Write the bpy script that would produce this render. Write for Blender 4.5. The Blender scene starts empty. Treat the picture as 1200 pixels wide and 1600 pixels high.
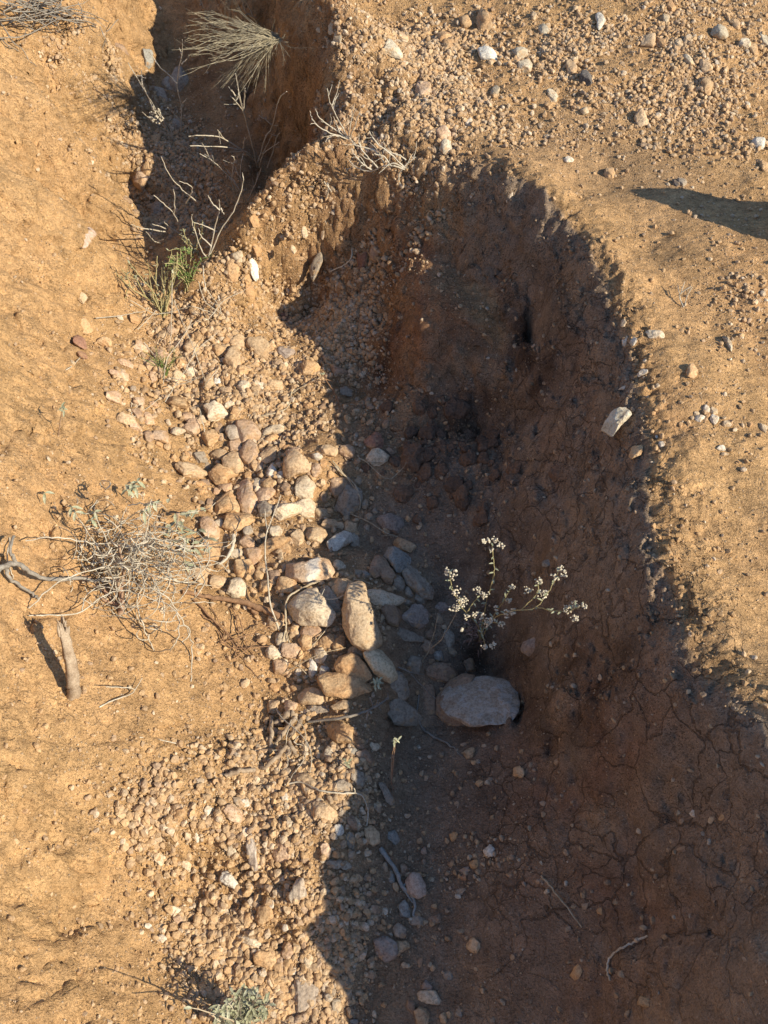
import bpy, bmesh, math, random
import numpy as np
from mathutils import Vector
random.seed(11); RNG = np.random.default_rng(11)
SC = bpy.context.scene
COL = SC.collection
# ================================================================ camera, sky, sun, exposure
# photo frame: 1200 x 1600; FPX is the focal length in photo pixels
CAM = np.array([0.0, 0.0, 1.75]); PITCH = math.radians(56); FPX = 1570.0
SUN_AZ = math.radians(24); SUN_EL = math.radians(32.5)
cam = bpy.data.cameras.new('camera'); cam_o = bpy.data.objects.new('camera', cam); COL.objects.link(cam_o)
cam_o.location = CAM; cam_o.rotation_euler = (math.radians(90)-PITCH, 0, 0)
cam.sensor_fit = 'VERTICAL'; cam.sensor_height = 24; cam.lens = FPX/1600*24
cam.clip_start = 0.02; cam.clip_end = 500
SC.camera = cam_o
SC.render.resolution_x = 768; SC.render.resolution_y = 1024
w = bpy.data.worlds.new("World"); SC.world = w; w.use_nodes = True
wn = w.node_tree; bg = wn.nodes['Background']
sky = wn.nodes.new('ShaderNodeTexSky'); sky.sky_type = 'NISHITA'; sky.sun_disc = False
sky.sun_elevation = SUN_EL
# the sun stands to the right of and slightly behind the camera
SUNV = Vector((math.cos(SUN_AZ)*math.cos(SUN_EL), -math.sin(SUN_AZ)*math.cos(SUN_EL), math.sin(SUN_EL)))
sky.sun_rotation = math.atan2(SUNV.x, SUNV.y)
sky.air_density = 1.0; sky.dust_density = 0.2; sky.ozone_density = 3.0
wn.links.new(sky.outputs[0], bg.inputs[0]); bg.inputs[1].default_value = 0.135
sd = bpy.data.lights.new('sun', 'SUN'); sd.energy = 5.0; sd.angle = math.radians(0.5); sd.color = (1.0, 0.90, 0.70)
so = bpy.data.objects.new('sun', sd); COL.objects.link(so)
so.rotation_euler = SUNV.to_track_quat('Z', 'Y').to_euler()
SC.view_settings.view_transform = 'Standard'; SC.view_settings.look = 'None'
SC.view_settings.exposure = 0.46; SC.view_settings.gamma = 1.0
SC.cycles.max_bounces = 6; SC.cycles.diffuse_bounces = 2

FWD = np.array([0, math.cos(PITCH), -math.sin(PITCH)]); UPV = np.array([0, math.sin(PITCH), math.cos(PITCH)])
def unproj(px, py, z):
    px = np.asarray(px, float); py = np.asarray(py, float); z = np.asarray(z, float)
    dx = (px-600)/FPX; dy = (800-py)/FPX
    t = (z-CAM[2])/(FWD[2]+dy*UPV[2])
    return dx*t, (FWD[1]+dy*UPV[1])*t
def proj(x, y, z):
    d = y*FWD[1]+(z-CAM[2])*FWD[2]; u = y*UPV[1]+(z-CAM[2])*UPV[2]
    return 600+FPX*x/d, 800-FPX*u/d
# ================================================================ noise
def _h(ix, iy, iz):
    n = (ix*374761393+iy*668265263+iz*2147483647*3+iz*1274126177) & 0xffffffff
    n = ((n ^ (n >> 13))*1274126177) & 0xffffffff
    return (n ^ (n >> 16)) & 0xffffffff
_G = np.array([(math.cos(a)*math.cos(b), math.sin(a)*math.cos(b), math.sin(b)) for a, b in
               zip(np.linspace(0, 50.3, 64), np.arcsin(np.linspace(-.98, .98, 64)))])
def perlin(P, f, seed=0):
    P = P*f+seed*17.31
    I = np.floor(P).astype(np.int64); F = P-I
    U = F*F*F*(F*(F*6-15)+10)
    out = np.zeros(len(P))
    for dx in (0, 1):
        wx = U[:, 0] if dx else 1-U[:, 0]
        for dy in (0, 1):
            wy = U[:, 1] if dy else 1-U[:, 1]
            for dz in (0, 1):
                wz = U[:, 2] if dz else 1-U[:, 2]
                g = _G[_h(I[:, 0]+dx, I[:, 1]+dy, I[:, 2]+dz) & 63]
                out += wx*wy*wz*((F[:, 0]-dx)*g[:, 0]+(F[:, 1]-dy)*g[:, 1]+(F[:, 2]-dz)*g[:, 2])
    return out*1.5
def fbm(P, f, octs=3, seed=0, gain=.5):
    o = np.zeros(len(P)); a = 1
    for k in range(octs):
        o += a*perlin(P, f*2.03**k, seed+k); a *= gain
    return o
def billow(P, f, octs=2, seed=0):
    o = np.zeros(len(P)); a = 1
    for k in range(octs):
        o += a*(1-np.abs(perlin(P, f*2.1**k, seed+k))*2.2); a *= .5
    return o
def rbf_fit(P, z):
    n = len(P); d = np.linalg.norm(P[:, None]-P[None], axis=2)
    K = np.where(d > 0, d*d*np.log(d+1e-12), 0)+np.eye(n)*1.5e-4
    A = np.zeros((n+3, n+3)); A[:n, :n] = K; A[:n, n] = 1; A[:n, n+1:] = P; A[n:, :n] = A[:n, n:].T
    return np.linalg.solve(A, np.r_[z, 0, 0, 0])
def rbf_eval(w, P, X, Y):
    out = np.full(X.shape, w[-3])+w[-2]*X+w[-1]*Y
    for i in range(len(P)):
        r2 = (X-P[i, 0])**2+(Y-P[i, 1])**2
        out += w[i]*0.5*r2*np.log(r2+1e-12)
    return out
DET = 1.0

SPOT = '''
1000 -150 0.499
-200 -100 0.58
1300 -100 0.387
300 -60 0.2
420 -60 0.36
190 -30 0.3
440 -15 0.39
120 0 0.38
500 0 0.41
310 20 0.14
458 28 0.4
560 40 0.42
900 50 0.44
1150 50 0.44
180 60 0.2
230 60 0.12
442 62 0.29
485 75 0.41
320 80 0.11
700 80 0.42
0 100 0.43
510 110 0.415
472 112 0.33
425 120 0.12
250 130 0.07
560 130 0.415
340 140 0.09
200 150 0.14
400 150 0.08
535 150 0.4
640 160 0.41
100 180 0.33
600 180 0.39
740 180 0.41
-200 200 0.6
370 200 0.06
522 200 0.38
900 200 0.41
1100 200 0.415
280 220 0.03
440 222 0.09
482 224 0.16
560 230 0.35
840 230 0.405
600 235 0.37
640 235 0.38
502 245 0.34
700 245 0.385
380 250 0.07
240 260 0.05
470 268 0.17
740 270 0.39
486 273 0.24
478 285 0.295
80 300 0.31
300 300 0
330 300 0.02
900 300 0.395
1000 300 0.395
1400 300 0.371
1700 300 0.323
785 305 0.398
416 309 0.07
458 314 0.15
90 330 0.25
200 330 -0.04
430 330 0.235
423 339 0.15
830 340 0.4
400 350 0.205
470 355 0.185
700 370 0.275
760 375 0.31
150 380 0.07
270 380 0.03
360 395 0.14
800 400 0.3
990 400 0.405
1100 400 0.419
890 410 0.408
440 415 0.085
485 415 0.07
720 420 0.225
570 425 0.1
845 425 0.325
620 430 0.175
660 430 0.215
530 435 0.07
600 435 0.14
230 440 0.03
0 450 0.36
470 450 0.03
940 460 0.418
520 480 0.03
720 480 0.235
850 480 0.285
1040 480 0.415
130 500 0.16
590 500 0.08
2100 500 0.178
300 520 0.07
440 520 0.02
640 520 0.165
500 540 0.03
520 540 0.03
620 560 0.1
680 560 0.155
760 560 0.172
900 560 0.327
440 590 0.03
380 600 0.05
600 600 0.05
700 600 0.103
1150 600 0.411
860 620 0.224
970 620 0.396
520 640 0.04
0 650 0.38
1060 650 0.418
-250 700 0.65
120 700 0.24
450 700 0.03
520 700 0.06
680 700 0.052
760 700 0.086
1400 700 0.371
230 720 0.11
500 720 0.08
1100 750 0.419
880 760 0.224
1000 760 0.42
500 800 0.05
520 800 0.02
800 820 0.103
560 850 0.04
660 850 0.017
1090 850 0.42
1250 850 0.395
300 880 0.09
920 880 0.292
1010 880 0.42
0 900 0.36
180 900 0.2
480 900 0.06
560 900 0.06
1150 900 0.411
1700 900 0.323
840 920 0.155
780 960 0.026
1050 980 0.425
-250 1000 0.6
450 1000 0.06
500 1000 0.06
620 1000 0.03
860 1000 0.172
960 1000 0.31
1250 1000 0.395
1050 1010 0.425
300 1020 0.11
770 1040 0
835 1050 0.103
1110 1060 0.43
560 1080 0.06
0 1100 0.32
150 1100 0.22
1110 1100 0.435
400 1120 0.04
560 1130 0.06
600 1130 0
500 1150 0.04
940 1150 0.241
1180 1170 0.455
440 1180 0.05
560 1180 0.06
740 1180 0.017
840 1200 0.086
1500 1200 0.45
470 1250 0.07
540 1250 0.075
560 1250 0.06
640 1250 0
1050 1250 0.292
1250 1280 0.47
-200 1300 0.5
200 1300 0.14
300 1300 0.11
420 1300 0.08
500 1300 0.08
720 1300 0.017
300 1350 0.06
520 1350 0.072
900 1350 0.138
0 1400 0.28
420 1400 0.06
480 1400 0.07
640 1400 -0.01
800 1450 0.052
1100 1450 0.292
200 1500 0.12
330 1500 0.05
480 1500 0.04
1200 1500 0.46
1250 1500 0.47
1800 1500 0.43
60 1550 0.24
600 1580 -0.02
1000 1580 0.172
-200 1600 0.5
470 1600 0.03
560 1700 -0.02
1350 1700 0.5
900 1900 0.043
1600 1900 0.473
2000 2000 0.43
'''

# soft regions: photo column, row, radii in photo pixels, turn in degrees, amount
B_GRAV = '''
330 560 130 160 0 .9
430 720 150 110 0 .45
560 960 120 130 0 .35
395 1330 140 170 0 1.2
440 1530 80 140 0 1
560 1350 45 200 0 .3
300 1260 100 60 0 .8
640 1400 60 180 0 .22
500 470 80 130 0 .8
580 300 80 60 0 .7
620 130 120 110 0 .8
760 120 140 90 0 .55
900 100 180 90 0 .4
1120 100 160 130 0 .7
1170 500 80 80 0 .5
1120 650 90 60 0 .3
200 230 80 70 0 .9
280 330 80 80 0 .6
120 60 120 50 0 .5
550 620 55 70 0 .5
760 1350 70 60 0 .3
'''
B_CLOD = '''
640 260 60 40 0 .8
780 310 60 50 0 .9
860 370 60 45 0 1
930 440 50 60 0 1
960 520 50 60 0 1
990 640 50 70 0 1
1010 760 50 70 0 1
1030 880 50 70 0 1
1080 980 50 60 0 .8
1130 1080 50 60 0 .7
700 700 110 90 0 1
600 610 60 60 0 .5
820 560 50 80 0 .8
600 170 120 90 0 .8
440 340 90 60 0 .8
590 400 60 60 0 .7
910 1080 60 60 0 .7
1100 850 90 200 0 .4
840 1060 30 60 0 .5
380 1180 70 50 0 .6
980 1050 40 40 0 .7
'''
B_RED = '''
640 430 80 90 0 1
500 180 60 120 0 .9
700 560 110 90 0 .6
440 340 60 60 0 .4
860 1250 110 130 0 .8
960 1480 120 120 0 .6
900 650 80 120 0 .45
800 1100 60 70 0 .5
960 1100 60 120 0 .5
400 750 60 60 0 .2
1190 500 40 80 0 .6
1050 620 40 80 0 .3
'''
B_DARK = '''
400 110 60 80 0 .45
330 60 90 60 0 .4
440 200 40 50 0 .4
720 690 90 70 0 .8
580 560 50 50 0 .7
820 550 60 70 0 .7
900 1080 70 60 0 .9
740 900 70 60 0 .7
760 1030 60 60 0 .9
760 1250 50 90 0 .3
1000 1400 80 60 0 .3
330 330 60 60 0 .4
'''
B_CRACK = '''
890 720 105 240 0 1.4
960 1090 150 220 0 1.4
1000 1350 220 220 0 .8
660 480 90 90 0 .6
880 1250 150 150 0 .5
120 1080 130 110 0 .35
330 30 60 50 0 .6
440 310 50 50 0 .4
'''
B_SILT = '''
470 860 90 50 0 .6
620 1240 90 120 0 1
700 1350 110 200 0 .9
580 1480 80 160 0 .8
480 670 80 60 0 .5
560 830 70 40 0 .7
560 440 90 140 0 .5
720 400 90 80 0 .7
900 480 60 60 0 .5
300 250 100 120 0 .6
1080 280 140 50 -25 .25
1050 1200 160 200 0 .5
950 240 150 60 -15 .5
'''
B_LOFT = '''
100 1300 180 300 0 1
120 1080 140 120 0 .8
60 600 120 250 0 .6
60 850 100 150 0 .6
80 300 120 120 0 .6
'''
# humps (+) and hollows (-), amount in metres
B_FEAT = '''
775 1015 48 45 0 -.07
820 1080 16 42 0 -.075
835 515 9 22 10 -.05
752 655 22 22 0 -.045
830 490 6 14 0 -.05
865 1165 10 16 0 -.035
600 470 12 30 10 -.03
575 590 45 35 0 -.035
855 1090 18 60 5 .03
560 950 60 55 0 .018
485 935 60 45 0 .02
380 1185 60 25 0 .02
480 795 40 22 0 -.02
580 845 60 20 0 -.03
300 600 60 18 0 -.025
270 490 40 14 0 -.02
310 445 30 15 0 .03
340 730 60 26 0 -.02
490 1060 70 22 0 -.012
700 740 60 40 0 .02
460 700 50 26 0 .018
1335 400 75 46 0 .30
1100 430 150 60 0 .02
1120 285 110 22 -32 -.012
'''

# ================================================================ the ground
S = np.array([[float(v) for v in l.split()] for l in SPOT.strip().splitlines()])
_x, _y = unproj(S[:, 0], S[:, 1], S[:, 2]); RP = np.c_[_x, _y]; RW = rbf_fit(RP, S[:, 2])
# coarse relief, 2 cm
ch = 0.02
cxs = np.arange(-3.2, 3.4, ch); cys = np.arange(-1.2, 4.6, ch)
CX, CY = np.meshgrid(cxs, cys); CZ = rbf_eval(RW, RP, CX, CY)
CZ = np.clip(CZ, -.04, .85)
def bil(A, x, y, xs, ys, h):
    i = np.clip((x-xs[0])/h, 0, len(xs)-1.001); j = np.clip((y-ys[0])/h, 0, len(ys)-1.001)
    i0 = i.astype(int); j0 = j.astype(int); a = i-i0; b = j-j0
    a = a*1.0; b = b*1.0
    return A[j0, i0]*(1-a)*(1-b)+A[j0, i0+1]*a*(1-b)+A[j0+1, i0]*(1-a)*b+A[j0+1, i0+1]*a*b
def coarse(x, y): return bil(CZ, x, y, cxs, cys, ch)
def hit_with(fn, px, py, n=60):
    z = 0.2
    x, y = unproj(px, py, z)
    for _ in range(n):
        z = z+(float(fn(np.array([x]), np.array([y]))[0])-z)*.35
        x, y = unproj(px, py, z)
    return float(x), float(y), float(z)
# grid: 3.6 mm where the photo looks, growing outwards
def axis(a, b, h, far, g=1.12):
    mid = list(np.arange(a, b, h)); lo = []; hi = []
    v = a; s = h
    while v > -far: s *= g; v -= s; lo.append(v)
    v = mid[-1]; s = h
    while v < far: s *= g; v += s; hi.append(v)
    return np.array(lo[::-1]+mid+hi)
GXS = axis(-1.45, 1.5, .0040*DET, 30); GYS = axis(.1, 3.25, .0040*DET, 30)
GX, GY = np.meshgrid(GXS, GYS); gx, gy = GX.ravel(), GY.ravel()
def blobs(txt, x, y):
    m = np.zeros(x.shape)
    for l in txt.strip().splitlines():
        px, py, rx, ry, ang, a = [float(v) for v in l.split()]
        hx, hy, hz = hit_with(coarse, px, py, 25)
        sc = FPX/((hy*FWD[1])+(hz-CAM[2])*FWD[2])
        rx /= sc; ry /= sc*math.sin(math.atan2(CAM[2]-hz, hy)); ang = math.radians(ang)
        dx = x-hx; dy = y-hy
        u = (dx*math.cos(ang)+dy*math.sin(ang))/rx; v = (-dx*math.sin(ang)+dy*math.cos(ang))/ry
        r = u*u+v*v
        m = m+a*np.exp(-r*.9)
    return m
c0 = coarse(gx, gy)
P3 = np.c_[gx, gy, c0]
e = .03
sx = (coarse(gx+e, gy)-coarse(gx-e, gy))/(2*e); sy = (coarse(gx, gy+e)-coarse(gx, gy-e))/(2*e)
slope = np.hypot(sx, sy)
M_GRAV = np.clip(blobs(B_GRAV, gx, gy), 0, 1)
M_CLOD = np.clip(blobs(B_CLOD, gx, gy), 0, 1)
M_RED = np.clip(blobs(B_RED, gx, gy), 0, 1)
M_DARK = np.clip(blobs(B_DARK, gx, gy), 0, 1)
M_CRACK = np.clip(blobs(B_CRACK, gx, gy), 0, 1)
M_SILT = np.clip(blobs(B_SILT, gx, gy), 0, 1)
M_LOFT = np.clip(blobs(B_LOFT, gx, gy), 0, 1)
gz = c0.copy()
gz += .014*fbm(P3, 5, 2, 1)*(1-.5*M_SILT)
gz += .0075*fbm(P3, 17, 2, 3)*(.30+.7*M_CLOD+1.1*M_GRAV)*(1-.5*M_SILT)
gz += .0030*fbm(P3*np.array([.6, 1.4, 1]), 60, 3, 5)*(.8+1.1*M_CLOD+1.1*M_GRAV)*(1-.3*M_SILT)
# crumbling clods: raised cells with gaps
cl = np.clip(billow(P3, 36, 3, 9)-.35, 0, 2)
gz += .0065*cl*M_CLOD
gz += .0010*np.clip(perlin(P3, 150, 21), 0, 1)*(1+1.5*M_GRAV)
# steep faces: rills and fallen hollows
st = np.clip((slope-.75)/.6, 0, 1)
gz += st*(.008*fbm(P3, 38, 2, 35)+.024*fbm(P3*np.array([1, 1, .35]), 14, 3, 31))
# scoured terraces on the left slope
fl = perlin(P3*np.array([.5, 1.0, .5]), 9, 41)+.3*perlin(P3, 30, 42)
gz += .005*np.tanh(fl*14)*M_LOFT
gz += .0016*fbm(P3, 34, 2, 45)*M_LOFT
gz += blobs(B_FEAT, gx, gy)  # one hump is an unseen mound added off-frame to cast a shadow
# mud cracks as real grooves (distance to the edges of wandering cells)
def cracks(P, f, seed):
    Q = P*f+.35*np.c_[perlin(P, f*1.1, seed), perlin(P, f*1.1, seed+1), np.zeros(len(P))]
    I = np.floor(Q[:, :2]).astype(np.int64); d1 = np.full(len(P), 9.); d2 = np.full(len(P), 9.)
    for a in (-1, 0, 1):
        for b in (-1, 0, 1):
            hh = _h(I[:, 0]+a, I[:, 1]+b, np.full(len(P), seed))
            jx = (hh & 1023)/1023.; jy = ((hh >> 10) & 1023)/1023.
            d = np.hypot(I[:, 0]+a+jx-Q[:, 0], I[:, 1]+b+jy-Q[:, 1])
            n2 = np.where(d < d1, d1, np.minimum(d2, d)); d1 = np.minimum(d1, d); d2 = n2
    return (d2-d1)/f
inside = (gx > -1.5) & (gx < 1.6) & (gy > 0) & (gy < 3.3)
ck = np.full(len(gx), 9.)
Pi = P3[inside]
ck_i = np.minimum(cracks(Pi, 10, 71), cracks(Pi, 20, 77)*1.7+np.where(perlin(Pi, 5, 79) > .05, 0, .2))
ck[inside] = ck_i
wob = .5+.8*np.clip(.5+perlin(P3, 9, 83)*1.5, 0, 1)
gw = np.clip(1-ck/(.0058*wob), 0, 1)
gz -= .003*gw*M_CRACK*0
GZ = gz.reshape(GX.shape)
def ground(x, y):
    x = np.atleast_1d(np.asarray(x, float)); y = np.atleast_1d(np.asarray(y, float))
    i = np.clip(np.searchsorted(GXS, x)-1, 0, len(GXS)-2); j = np.clip(np.searchsorted(GYS, y)-1, 0, len(GYS)-2)
    a = np.clip((x-GXS[i])/(GXS[i+1]-GXS[i]), 0, 1); b = np.clip((y-GYS[j])/(GYS[j+1]-GYS[j]), 0, 1)
    return GZ[j, i]*(1-a)*(1-b)+GZ[j, i+1]*a*(1-b)+GZ[j+1, i]*(1-a)*b+GZ[j+1, i+1]*a*b
def g1(x, y): return float(ground(x, y)[0])
def hit(px, py): return hit_with(ground, px, py, 40)
def pxscale(x, y, z): return FPX/(y*FWD[1]+(z-CAM[2])*FWD[2])      # photo pixels per metre there
# ---- mesh helpers
def np_mesh(name, V, F, mat=None, smooth=True, attrs=None, uv=None):
    """V (n,3); F list of equal-length faces (m,k) or a list of such arrays"""
    Fs = F if isinstance(F, list) else [F]
    me = bpy.data.meshes.new(name)
    V = np.ascontiguousarray(V, dtype=np.float32)
    me.vertices.add(len(V)); me.vertices.foreach_set('co', V.ravel())
    loops = np.concatenate([f.ravel() for f in Fs]).astype(np.int32)
    tot = np.concatenate([np.full(len(f), f.shape[1], dtype=np.int32) for f in Fs])
    st_ = np.zeros(len(tot), dtype=np.int32); st_[1:] = np.cumsum(tot)[:-1]
    me.loops.add(len(loops)); me.loops.foreach_set('vertex_index', loops)
    me.polygons.add(len(tot)); me.polygons.foreach_set('loop_start', st_); me.polygons.foreach_set('loop_total', tot)
    me.polygons.foreach_set('use_smooth', np.full(len(tot), smooth, dtype=bool))
    me.update(calc_edges=True)
    for k, a in (attrs or {}).items():
        if a.ndim == 1:
            t = me.attributes.new(k, 'FLOAT', 'POINT'); t.data.foreach_set('value', a.astype(np.float32))
        else:
            t = me.attributes.new(k, 'FLOAT_COLOR', 'POINT')
            t.data.foreach_set('color', np.c_[a, np.ones(len(a))].astype(np.float32).ravel())
    if mat: me.materials.append(mat)
    return me
def link(name, me, parent=None, loc=(0, 0, 0), label=None, cat=None, group=None, kind=None):
    o = bpy.data.objects.new(name, me); COL.objects.link(o); o.location = loc
    if parent: o.parent = parent
    if label: o['label'] = label
    if cat: o['category'] = cat
    if group: o['group'] = group
    if kind: o['kind'] = kind
    return o
# ---- material helper
class NT:
    def __init__(s, name):
        s.m = bpy.data.materials.new(name); s.m.use_nodes = True; s.t = s.m.node_tree
        s.b = s.t.nodes['Principled BSDF']; s.b.inputs['Specular IOR Level'].default_value = .25
    def n(s, typ, **kw):
        x = s.t.nodes.new(typ)
        for k, v in kw.items():
            if k.startswith('i_'):
                key = k[2:].replace('_', ' ')
                x.inputs[int(key) if key.isdigit() else key].default_value = v
            else: setattr(x, k, v)
        return x
    def l(s, a, b): s.t.links.new(a, b)
    def noise(s, vec, scale, detail=3, rough=.55, dist=0):
        x = s.n('ShaderNodeTexNoise'); x.inputs['Scale'].default_value = scale; x.inputs['Detail'].default_value = detail
        x.inputs['Roughness'].default_value = rough; x.inputs['Distortion'].default_value = dist
        if vec is not None: s.l(vec, x.inputs['Vector'])
        return x.outputs['Fac']
    def ramp(s, fac, stops):
        r = s.n('ShaderNodeValToRGB'); s.l(fac, r.inputs[0]); cr = r.color_ramp
        while len(cr.elements) < len(stops): cr.elements.new(.5)
        for e_, (p, c) in zip(cr.elements, stops):
            e_.position = p; e_.color = (*c, 1) if len(c) == 3 else c
        return r.outputs[0]
    def mix(s, fac, a, b, typ='MIX'):
        x = s.n('ShaderNodeMix', data_type='RGBA', blend_type=typ)
        for v, i in ((fac, 0), (a, 6), (b, 7)):
            if hasattr(v, 'links'): s.l(v, x.inputs[i])
            elif isinstance(v, (int, float)): x.inputs[i].default_value = v
            else: x.inputs[i].default_value = (*v, 1)
        return x.outputs[2]
    def math(s, op, a, b=0.0, clamp=False):
        x = s.n('ShaderNodeMath', operation=op, use_clamp=clamp)
        for v, i in ((a, 0), (b, 1)):
            if hasattr(v, 'links'): s.l(v, x.inputs[i])
            else: x.inputs[i].default_value = v
        return x.outputs[0]
    def bump(s, h, dist, strength=1, prev=None):
        b = s.n('ShaderNodeBump'); b.inputs['Distance'].default_value = dist; b.inputs['Strength'].default_value = strength
        s.l(h, b.inputs['Height'])
        if prev is not None: s.l(prev, b.inputs['Normal'])
        return b.outputs[0]
# ---- soil colour from place to place: the earth's own, plus shade painted on banks
def lin(r, g, b):
    f = lambda c: (c/255/12.92) if c <= 10 else ((c/255+.055)/1.055)**2.4
    return np.array([f(r), f(g), f(b)])
TAN = np.array([.53, .325, .160]); RED = np.array([.24, .115, .068]); GREY = np.array([.24, .175, .122]); DARK = np.array([.085, .055, .038])
YEL = np.array([.50, .325, .145])
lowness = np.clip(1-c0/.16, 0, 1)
nz = np.clip(.5+fbm(P3, 3.1, 3, 51), 0, 1)
base = TAN[None]*(1-nz[:, None]*.25)+YEL[None]*nz[:, None]*.25
def blend(c, m, col): return c*(1-m[:, None])+col[None]*m[:, None]
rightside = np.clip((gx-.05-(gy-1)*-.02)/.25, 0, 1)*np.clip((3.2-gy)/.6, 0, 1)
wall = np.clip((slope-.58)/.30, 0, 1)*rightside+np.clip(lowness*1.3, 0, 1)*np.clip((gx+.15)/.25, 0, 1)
base = blend(base, .85*np.clip(wall+.35*fbm(P3, 6, 3, 53)*(wall > .05), 0, 1), np.array([.27, .213, .168]))   # greyer cut-bank earth, darkened to put its shade into the colour
base = blend(base, .55*M_SILT, GREY)
base = blend(base, np.clip(M_RED*(.38+.6*fbm(P3, 8, 3, 55)), 0, .75), RED)
base = blend(base, np.clip(M_DARK*(.6+1.2*fbm(P3, 12, 3, 57)), 0, .9), DARK)  # dark organic patches, and shade painted into the gulch walls
base *= (1+.22*fbm(P3, 26, 3, 61))[:, None]
base = np.clip(base, .01, .8)
nx_, ny_ = len(GXS), len(GYS)
idx = np.arange(nx_*ny_).reshape(ny_, nx_)
F4 = np.stack([idx[:-1, :-1], idx[:-1, 1:], idx[1:, 1:], idx[1:, :-1]], -1).reshape(-1, 4)
def soil_material():
    t = NT('soil'); at = t.n('ShaderNodeAttribute', attribute_name='soil'); gr = t.n('ShaderNodeAttribute', attribute_name='grit')
    co = t.n('ShaderNodeTexCoord').outputs['Object']
    n1 = t.noise(co, 45, 4, .6); n2 = t.noise(co, 330, 3, .65); n3 = t.noise(co, 1200, 2, .7)
    c = t.mix(1, at.outputs['Color'], t.ramp(n1, [(.3, (.80, .79, .78)), (.7, (1.18, 1.17, 1.15))]), 'MULTIPLY')
    c = t.mix(1, c, t.ramp(n2, [(.32, (.74, .72, .70)), (.68, (1.2, 1.2, 1.2))]), 'MULTIPLY')
    v = t.n('ShaderNodeTexVoronoi', feature='F1'); v.inputs['Scale'].default_value = 210; t.l(co, v.inputs['Vector'])
    v.inputs['Randomness'].default_value = 1
    sep = t.n('ShaderNodeSeparateColor'); t.l(v.outputs['Color'], sep.inputs[0])
    thr = t.math('MULTIPLY_ADD', gr.outputs['Fac'], .5); thr.node.inputs[2].default_value = .10
    pick = t.math('LESS_THAN', sep.outputs[0], thr)
    grain = t.math('MULTIPLY', t.ramp(v.outputs['Distance'], [(.15, (1, 1, 1)), (.48, (0, 0, 0))]), pick)
    gcol = t.ramp(sep.outputs[1], [(0, (.30, .16, .09)), (.5, (.45, .30, .19)), (1, (.60, .50, .38))])
    c = t.mix(t.math('MULTIPLY', grain, .6), c, gcol)
    # drying cracks: thin open joints between wandering cells
    wn_ = t.n('ShaderNodeTexNoise'); wn_.inputs['Scale'].default_value = 16; wn_.inputs['Detail'].default_value = 4; t.l(co, wn_.inputs['Vector'])
    ws = t.n('ShaderNodeVectorMath', operation='SUBTRACT'); t.l(wn_.outputs['Color'], ws.inputs[0]); ws.inputs[1].default_value = (.5, .5, .5)
    wm = t.n('ShaderNodeVectorMath', operation='SCALE'); t.l(ws.outputs[0], wm.inputs[0]); wm.inputs['Scale'].default_value = .085
    wa = t.n('ShaderNodeVectorMath', operation='ADD'); t.l(co, wa.inputs[0]); t.l(wm.outputs[0], wa.inputs[1])
    ca = t.n('ShaderNodeAttribute', attribute_name='crack')
    def joints(scale, w0, w1):
        vo = t.n('ShaderNodeTexVoronoi', feature='DISTANCE_TO_EDGE'); vo.inputs['Scale'].default_value = scale; t.l(wa.outputs[0], vo.inputs['Vector'])
        return t.ramp(vo.outputs['Distance'], [(w0*scale, (1, 1, 1)), (w1*scale, (0, 0, 0))])
    j1 = joints(10.5, .0005, .0021)
    j2 = t.math('MULTIPLY', joints(24, .0003, .0013), t.ramp(t.noise(co, 7, 2), [(.48, (0, 0, 0)), (.60, (1, 1, 1))]))
    jj = t.math('MULTIPLY', t.math('MAXIMUM', t.math('MULTIPLY', j1, t.ramp(t.noise(co, 9, 2), [(.36, (0, 0, 0)), (.48, (1, 1, 1))])), j2), ca.outputs['Fac'])
    c = t.mix(t.math('MULTIPLY', jj, .5), c, (.075, .05, .036))  # joints darkened in colour too, standing in for the shade of their depth
    t.l(c, t.b.inputs['Base Color']); t.b.inputs['Roughness'].default_value = .95; t.b.inputs['Specular IOR Level'].default_value = .12
    # flaking crust: small chips lifted out of the skin
    mp = t.n('ShaderNodeMapping'); mp.inputs['Rotation'].default_value = (0, 0, .7); mp.inputs['Scale'].default_value = (1, 2.1, 1.5); t.l(co, mp.inputs[0])
    fk = t.ramp(t.noise(mp.outputs[0], 130, 6, .70, .5), [(.36, (0, 0, 0)), (.44, (1, 1, 1))])
    n15 = t.noise(co, 130, 4, .7, .6)
    b = t.bump(n1, .003, .6); b = t.bump(n15, .005, .9, b); b = t.bump(n2, .0030, 1, b); fk = t.math('MAXIMUM', fk, t.ramp(t.noise(co, 14, 4, .6), [(.42, (0, 0, 0)), (.60, (1, 1, 1))])); b = t.bump(fk, .0026, 1, b); b = t.bump(jj, -.004, 1, b); b = t.bump(grain, .0022, .8, b); b = t.bump(n3, .0006, .8, b)
    t.l(b, t.b.inputs['Normal'])
    return t.m
SOIL = soil_material()
# steep faces are broken sideways too: ledges, sockets and fallen flakes
_gy, _gx = np.gradient(GZ, GYS, GXS); _sl = np.hypot(_gx, _gy).ravel(); _s2 = np.clip((_sl-.8)/.8, 0, 1)*inside
Pw = np.c_[gx, gy, gz]; amp = _s2*(1-.8*np.clip(np.maximum(M_CRACK, rightside*np.clip((gx-.22)/.1, 0, 1)), 0, 1))*(.016*fbm(Pw, 11, 2, 131)+.008*np.clip(billow(Pw, 30, 2, 133)-.4, -.5, 1)+.0035*fbm(Pw, 75, 2, 135))
nl = np.maximum(_sl, .3)
bx_ = gx-_gx.ravel()/nl*amp; by_ = gy-_gy.ravel()/nl*amp
link('ground', np_mesh('ground', np.c_[bx_, by_, gz], F4, SOIL, True, {'soil': base, 'grit': np.clip(.15+M_GRAV, 0, 1), 'crack': M_CRACK}), kind='structure')

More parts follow.
